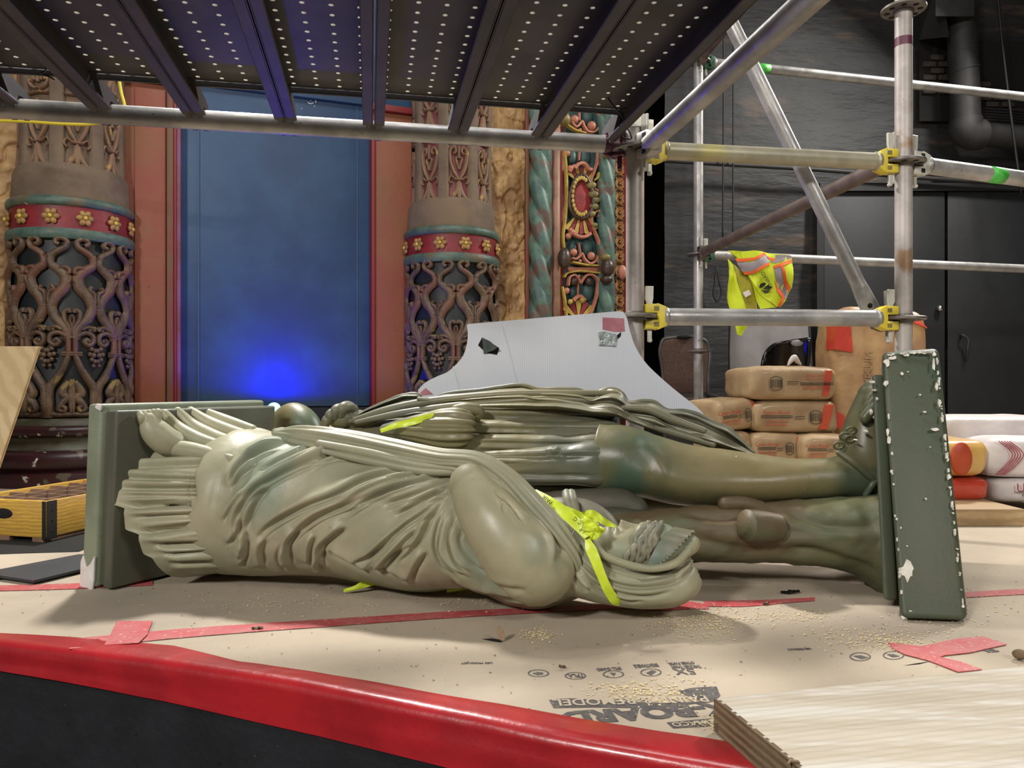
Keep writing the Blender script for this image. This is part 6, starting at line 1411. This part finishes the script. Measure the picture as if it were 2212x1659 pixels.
for pts in ([(1637, 620), (1640, 614), (1648, 611), (1653, 613), (1649, 618), (1643, 622), (1638, 624)], [(1645, 626), (1656, 616), (1664, 624), (1658, 626)], [(1640, 627), (1646, 629), (1659, 629), (1655, 633), (1648, 634)]):
    sheet('emblem', pts, YV - .032, 'marker', vest)
sheet('care_label', [(1601, 634), (1613, 627), (1619, 637), (1607, 644)], YV - .02, 'plaster_white', vest, wave=.002)

# ---------------------------------------------------------------- left props
mdef('crate_yellow', (206, 166, 62), (190, 150, 58), sc=8, rough=.6, c3=(176, 140, 84), sc3=5, bump=.3, bsc=60, stretch=(1, 1, 3), wood=(10, 4, 2, (176, 136, 56)), wdir='Z')
mdef('crate_wood', (134, 104, 82), (112, 86, 68), sc=12, rough=.75)
mdef('strap_black', (40, 38, 38), rough=.5, metal=.4)
mdef('plywood', (214, 192, 150), (204, 180, 138), sc=5, rough=.6, wood=(6, 6, 1.5, (196, 170, 126)), wdir='X', rot=(0, .5, 0))
mdef('plywood_edge', (160, 126, 84), rough=.7)
mdef('black_board', (48, 50, 54), (40, 42, 46), sc=12, rough=.6, spot=(70, .75, (96, 96, 100)))
mdef('plank_wood', (206, 196, 178), (190, 178, 158), sc=6, rough=.75, stretch=(.6, 6, 6), c3=(214, 208, 196), sc3=5, bump=.35, bsc=20, bd=.004)
mdef('plank_end', (118, 98, 74), (96, 78, 58), sc=10, rough=.85, bump=.6, bsc=60, wood=(30, 1.0, 2, (142, 122, 94)), wdir='Z')
mdef('sawdust', (218, 202, 160), (204, 186, 142), sc=40, rough=.9)
mdef('crumb', (120, 100, 78), (90, 74, 58), sc=40, rough=.9)
K0 = G(100, 1173); K0.z = 0; e1 = Vector((-.97, .243, 0)).normalized(); e2 = Vector((.243, .97, 0)).normalized(); RC = Matrix((e1, e2, Vector((0, 0, 1)))).transposed()
cr = thing('bottle_crate', 'worn yellow wooden bottle crate with dividers at the far left', 'crate', K0 + e1 * .15 + e2 * .23)
def cp(a, b, z): q = K0 + e1 * a + e2 * b; return (q.x, q.y, z)
CW, CL, CH, c0 = .30, .46, .118, .014
mk('end_board', *rbox(cp(CW / 2, .006, (CH + c0) / 2), (CW, .014, CH - c0), .002, RC), 'crate_yellow', cr, True, None, 30)
mk('end_board', *rbox(cp(CW / 2, CL - .006, (CH + c0) / 2), (CW, .014, CH - c0), .002, RC), 'crate_yellow', cr, True, None, 30)
mk('side_board', *rbox(cp(.005, CL / 2, (CH + c0) / 2), (.010, CL - .03, CH - c0), .002, RC), 'crate_yellow', cr, True, None, 30)
mk('side_board', *rbox(cp(CW - .005, CL / 2, (CH + c0) / 2), (.010, CL - .03, CH - c0), .002, RC), 'crate_yellow', cr, True, None, 30)
mk('bottom', *box(cp(CW / 2, CL / 2, c0 + .004), (CW - .02, CL - .02, .008), RC), 'crate_wood', cr)
for a in (.03, .15, .27): mk('foot_slat', *rbox(cp(a, CL / 2, c0 / 2), (.04, CL, c0), .002, RC), 'crate_wood', cr)
for i in range(1, 4): mk('divider', *box(cp(CW * i / 4, CL / 2, .07), (.006, CL - .03, .085), RC), 'crate_wood', cr)
for i in range(1, 6): mk('divider', *box(cp(CW / 2, CL * i / 6, .0705), (CW - .02, .006, .086), RC), 'crate_wood', cr)
mk('corner_strap', *rbox(cp(-.0015, .018, CH / 2 + .004), (.003, .034, CH - .008), .001, RC), 'strap_black', cr)
mk('corner_strap', *rbox(cp(.006, -.0022, CH / 2 + .004), (.012, .003, CH - .008), .001, RC), 'strap_black', cr)
for z in (.03, .06, .09): mk('strap_nail', *ball(cp(-.003, .018, z), .003, 8, 6), 'deep_black', cr, True)
hb_ = MB(); V, Fc = lathe([(0, 0), (.02, 0)], 20); mk('hand_hole_patch', *ball((0, 0, 0), 1, 18, 10, (.034, .003, .015)), 'deep_black', cr, True, Matrix.Translation(Vector(cp(CW / 2, -.0015, .078))) @ RC.to_4x4())  # no real cut: black patch painted as the shade inside the hole
# sheet of plywood leaning at the left edge
pp = [(-330, 748), (82, 748), (79, 760), (-36, 1098), (-330, 1098)]
pw_ = thing('plywood_sheet', 'light plywood offcut with a slanted edge leaning at the far left', 'plywood', (-2.3, 2.78, 0))
V, Fc = pxprism(pp, 2.76, .018); V[:, 2] = np.maximum(V[:, 2], .001); mk('panel', V, Fc, 'plywood', pw_)
mk('cut_edge', *tube([P(81, 750, 2.769), P(-35, 1096, 2.769)], .0085, 4), 'plywood_edge', pw_)
# thin black boards on the floor
def flat(name, label, pts, mat, th_, cat, z0=.001):
    q = [G(u, v) for u, v in pts]; n = len(q); V = [(p.x, p.y, z0 + th_) for p in q] + [(p.x, p.y, z0) for p in q]
    return tag(mk(name, V, [tuple(range(n)), tuple(range(2 * n - 1, n - 1, -1))] + [(i, n + i, n + (i + 1) % n, (i + 1) % n) for i in range(n)], mat), label, cat)
flat('black_board', 'thin black board lying flat left of the chipped plinth', [(-150, 1258), (0, 1252), (72, 1263), (178, 1237), (300, 1205), (170, 1205), (0, 1238), (-150, 1255)][::-1], 'black_board', .006, 'board', .0035)
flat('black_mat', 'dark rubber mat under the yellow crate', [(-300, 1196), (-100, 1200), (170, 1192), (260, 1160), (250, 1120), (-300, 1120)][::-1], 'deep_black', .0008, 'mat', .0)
bpy.data.objects['bottle_crate'].location.z += 0
# scaffold plank
KP = Vector((.264, .996, 0)); ex = Vector((.973, .231, 0)).normalized(); ey = Vector((.231, -.973, 0)).normalized()
plank = thing('scaffold_plank', 'weathered thick wooden plank lying at the lower right corner', 'plank', KP + ex * .8 + ey * .14)
nxp, nyp = 60, 120; A = np.zeros((nxp, nyp, 3))
for i in range(nxp):
    a = 1.7 * i / (nxp - 1)
    for j in range(nyp):
        b_ = .286 * j / (nyp - 1); q = KP + ex * a + ey * b_; A[i, j] = (q.x, q.y, .0422 + .0006 * math.sin(j * 1.25 + .5 * math.sin(a * 3)) + .0004 * math.sin(j * .41 + a * 2))
V, Fc = grid(A); mk('top_face', V, Fc if True else Fc, 'plank_wood', plank, True)
def kp(a, b_, z): q = KP + ex * a + ey * b_; return (q.x, q.y, z)
mk('body', *hexa([kp(0, 0, .0015), kp(0, .286, .0015), kp(1.7, .286, .0015), kp(1.7, 0, .0015), kp(0, 0, .0415), kp(0, .286, .0415), kp(1.7, .286, .0415), kp(1.7, 0, .0415)]), 'plank_wood', plank)
mk('end_grain', *hexa([kp(-.0025, -.0005, .001), kp(-.0025, .286, .001), kp(.004, .286, .001), kp(.004, -.0005, .001), kp(-.0025, -.0005, .0425), kp(-.0025, .286, .0425), kp(.004, .286, .0425), kp(.004, -.0005, .0425)]), 'plank_end', plank)
mbx = MB(); rr = random.Random(2)
for i in range(26):
    b_ = .17 + .1 * rr.random(); z = .012 + .03 * rr.random(); l = .012 + .02 * rr.random()
    mbx.add(tube([kp(.004, b_, z), kp(-l * .4, b_ + .006 * rr.random(), z + .004), kp(-l * .8, b_ + .012 * rr.random(), z + .002)], [.003, .0022, .0006], 5))
sp = mbx.build('splinters', 'plank_end', plank, False); sp['kind'] = 'stuff'

# ---------------------------------------------------------------- blue uplight at the foot of the wall
mdef('lamp_blue', (150, 210, 255), emit=((120, 200, 255), 3.5), rough=.4)
lt = thing('stage_uplight', 'small glowing blue stage uplight at the foot of the blue panel', 'stage light', P(592, 1010, 3.78))
cL = P(592, 880, 3.78)
mk('base', *rbox((cL.x, cL.y, .03), (.20, .16, .06), .01), 'plastic_black', lt, True, None, 30)
mk('yoke', *tube([(cL.x - .07, cL.y, .05), (cL.x - .07, cL.y, .24), (cL.x, cL.y, .25), (cL.x + .07, cL.y, .24), (cL.x + .07, cL.y, .05)], .008, 8), 'plastic_black', lt, True)
mk('can', *lathe([(0, .20), (.05, .20), (.055, .24), (.052, .305), (.04, .312)], 28, (cL.x, cL.y, 0)), 'plastic_black', lt, True, None, 40)
mk('lens', *ball((cL.x, cL.y, cL.z - .004), 1, 24, 16, (.031, .031, .028)), 'lamp_blue', lt, True)
pl_ = bpy.data.lights.new('uplight_bulb', 'SPOT'); pl_.spot_size = math.radians(176); pl_.spot_blend = .15; pl_.energy = 15.0; pl_.color = (.0, .0, 1.0); pl_.shadow_soft_size = .03
po = bpy.data.objects.new('uplight_bulb', pl_); COL.objects.link(po); po.location = (cL.x + .01, cL.y + .06, cL.z + .05); po.rotation_euler = Vector((.0, .12, .99)).to_track_quat('-Z', 'Y').to_euler()

# ---------------------------------------------------------------- crumbs, sawdust, scraps
def flakes(n, sampler, s0, s1, seed):
    r = np.random.default_rng(seed); V = []; Fc = []
    for i in range(n):
        x, y = sampler(r); s = s0 + (s1 - s0) * r.random() ** 2; a = r.random() * 6.28; c, d = math.cos(a), math.sin(a); k = .35 + .5 * r.random(); z = float(floor_z(np.array([x]), np.array([y]))[0]) + .0008; m = len(V); h = s * .35 * r.random()
        for (p, q, hh) in ((-1, -k, 0), (1, -k * .7, h), (.8, k, 0), (-.9, k * .8, h)): V.append((x + s * (p * c - q * d), y + s * (p * d + q * c), z + hh + .0004))
        V.append((x, y, z + .0004 + h + s * .25)); Fc += [(m, m + 1, m + 4), (m + 1, m + 2, m + 4), (m + 2, m + 3, m + 4), (m + 3, m, m + 4)]
    return V, Fc
def cl(pts):
    def f(r):
        u, v, su, sv = pts[r.integers(len(pts))]; g = G(u + su * r.normal() * .95, min(max(v + sv * r.normal() * .95, 1230), 1640)); return g.x, g.y
    return f
def anywhere(r):
    while True:
        u, v = r.uniform(0, 2212), 1225 + 330 * r.random() ** 1.2; g = G(u, v)
        if g.y > edgeY(g.x) + .05: return g.x, g.y
def stuff(o, label, cat):
    o['kind'] = 'stuff'; return tag(o, label, cat)
stuff(mk('sawdust', *flakes(3600, cl([(1500, 1330, 60, 14), (1540, 1345, 40, 16), (1490, 1355, 50, 16), (1160, 1372, 22, 8), (1850, 1375, 70, 14), (1930, 1385, 60, 12), (1700, 1330, 60, 10), (1560, 1565, 25, 10), (1430, 1490, 60, 20), (1350, 1490, 50, 10), (2050, 1330, 60, 30), (1000, 1290, 60, 16), (600, 1300, 120, 16)]), .0007, .003, 1), 'sawdust'), 'pale sawdust scattered over the floor paper', 'sawdust')
stuff(mk('crumbs', *flakes(700, anywhere, .0004, .0022, 2), 'crumb'), 'dark crumbs and grit on the floor paper', 'debris')
def chipthing(name, label, u, v, L, W_, mat, ang, curl=.3, cat='debris'):
    g = G(u, v); A = np.zeros((12, 5, 3)); ca, sa = math.cos(ang), math.sin(ang)
    for i in range(12):
        for j in range(5):
            a = (i / 11 - .5) * L; b_ = (j / 4 - .5) * W_ * (1 - .8 * abs(i / 11 - .5)); A[i, j] = (g.x + a * ca - b_ * sa, g.y + a * sa + b_ * ca, .0015 + curl * L * (i / 11) ** 2 + .002 * math.sin(j * 2 + i))
    B = A.copy(); B[..., 2] += .0012
    V1, F1 = grid(A); V2, F2 = grid(B); o = len(V1)
    return tag(mk(name, np.vstack([V1, V2]), [f[::-1] for f in F1] + [tuple(i + o for i in f) for f in F2], mat, None, True), label, cat)
mdef('leaf_tan', (150, 126, 100), (128, 104, 80), sc=60, rough=.8)
t_ = thing('paper_flap', 'torn upright paper flap beside the small slit in the floor paper', 'paper scrap', G(1082, 1384))
mk('flap', *bevel(pxprism([(1072, 1356), (1078, 1351), (1086, 1360), (1091, 1372), (1090, 1385), (1081, 1384), (1075, 1372)], G(1082, 1384).y, .0015), .0004, 1), 'leaf_tan', t_)
chipthing('black_scrap', 'torn black plastic scrap on the floor near the trunk', 1707, 1281, .040, .016, 'plastic_black', .1, .06)
chipthing('wood_chip', 'small dark wood chip on the paper left of the printing', 1215, 1443, .012, .004, 'crumb', -.5, .05)
chipthing('wood_chip', 'small wood chip in the shadow below the robed statue\'s shoulder', 1130, 1316, .022, .010, 'crumb', .2, .1)
chipthing('wood_chip', 'brown chip on the red tape strip in the middle', 556, 1359, .020, .008, 'crumb', .1, .04)
chipthing('wood_chip', 'brown chip on the shaded floor right of the red tape scrap', 1655, 1305, .016, .006, 'crumb', .6, .08)
g = G(1562, 1580); tag(mk('foam_cork', *tube([(g.x - .008, g.y - .012, .0085), (g.x + .002, g.y, .0095), (g.x + .008, g.y + .012, .0085)], [.007, .0085, .008], 12, 12), 'dust_plaster', None, True, None, 50), 'small grey-brown cork stub at the plank\'s corner', 'cork')
g = G(2203, 1424); tag(mk('rubble_lump', *ball((g.x, g.y, .008), .010, 10, 8, (1.2, 1, .8)), 'crumb', None, True), 'small dark rubble lump behind the plank at the right edge', 'rubble')
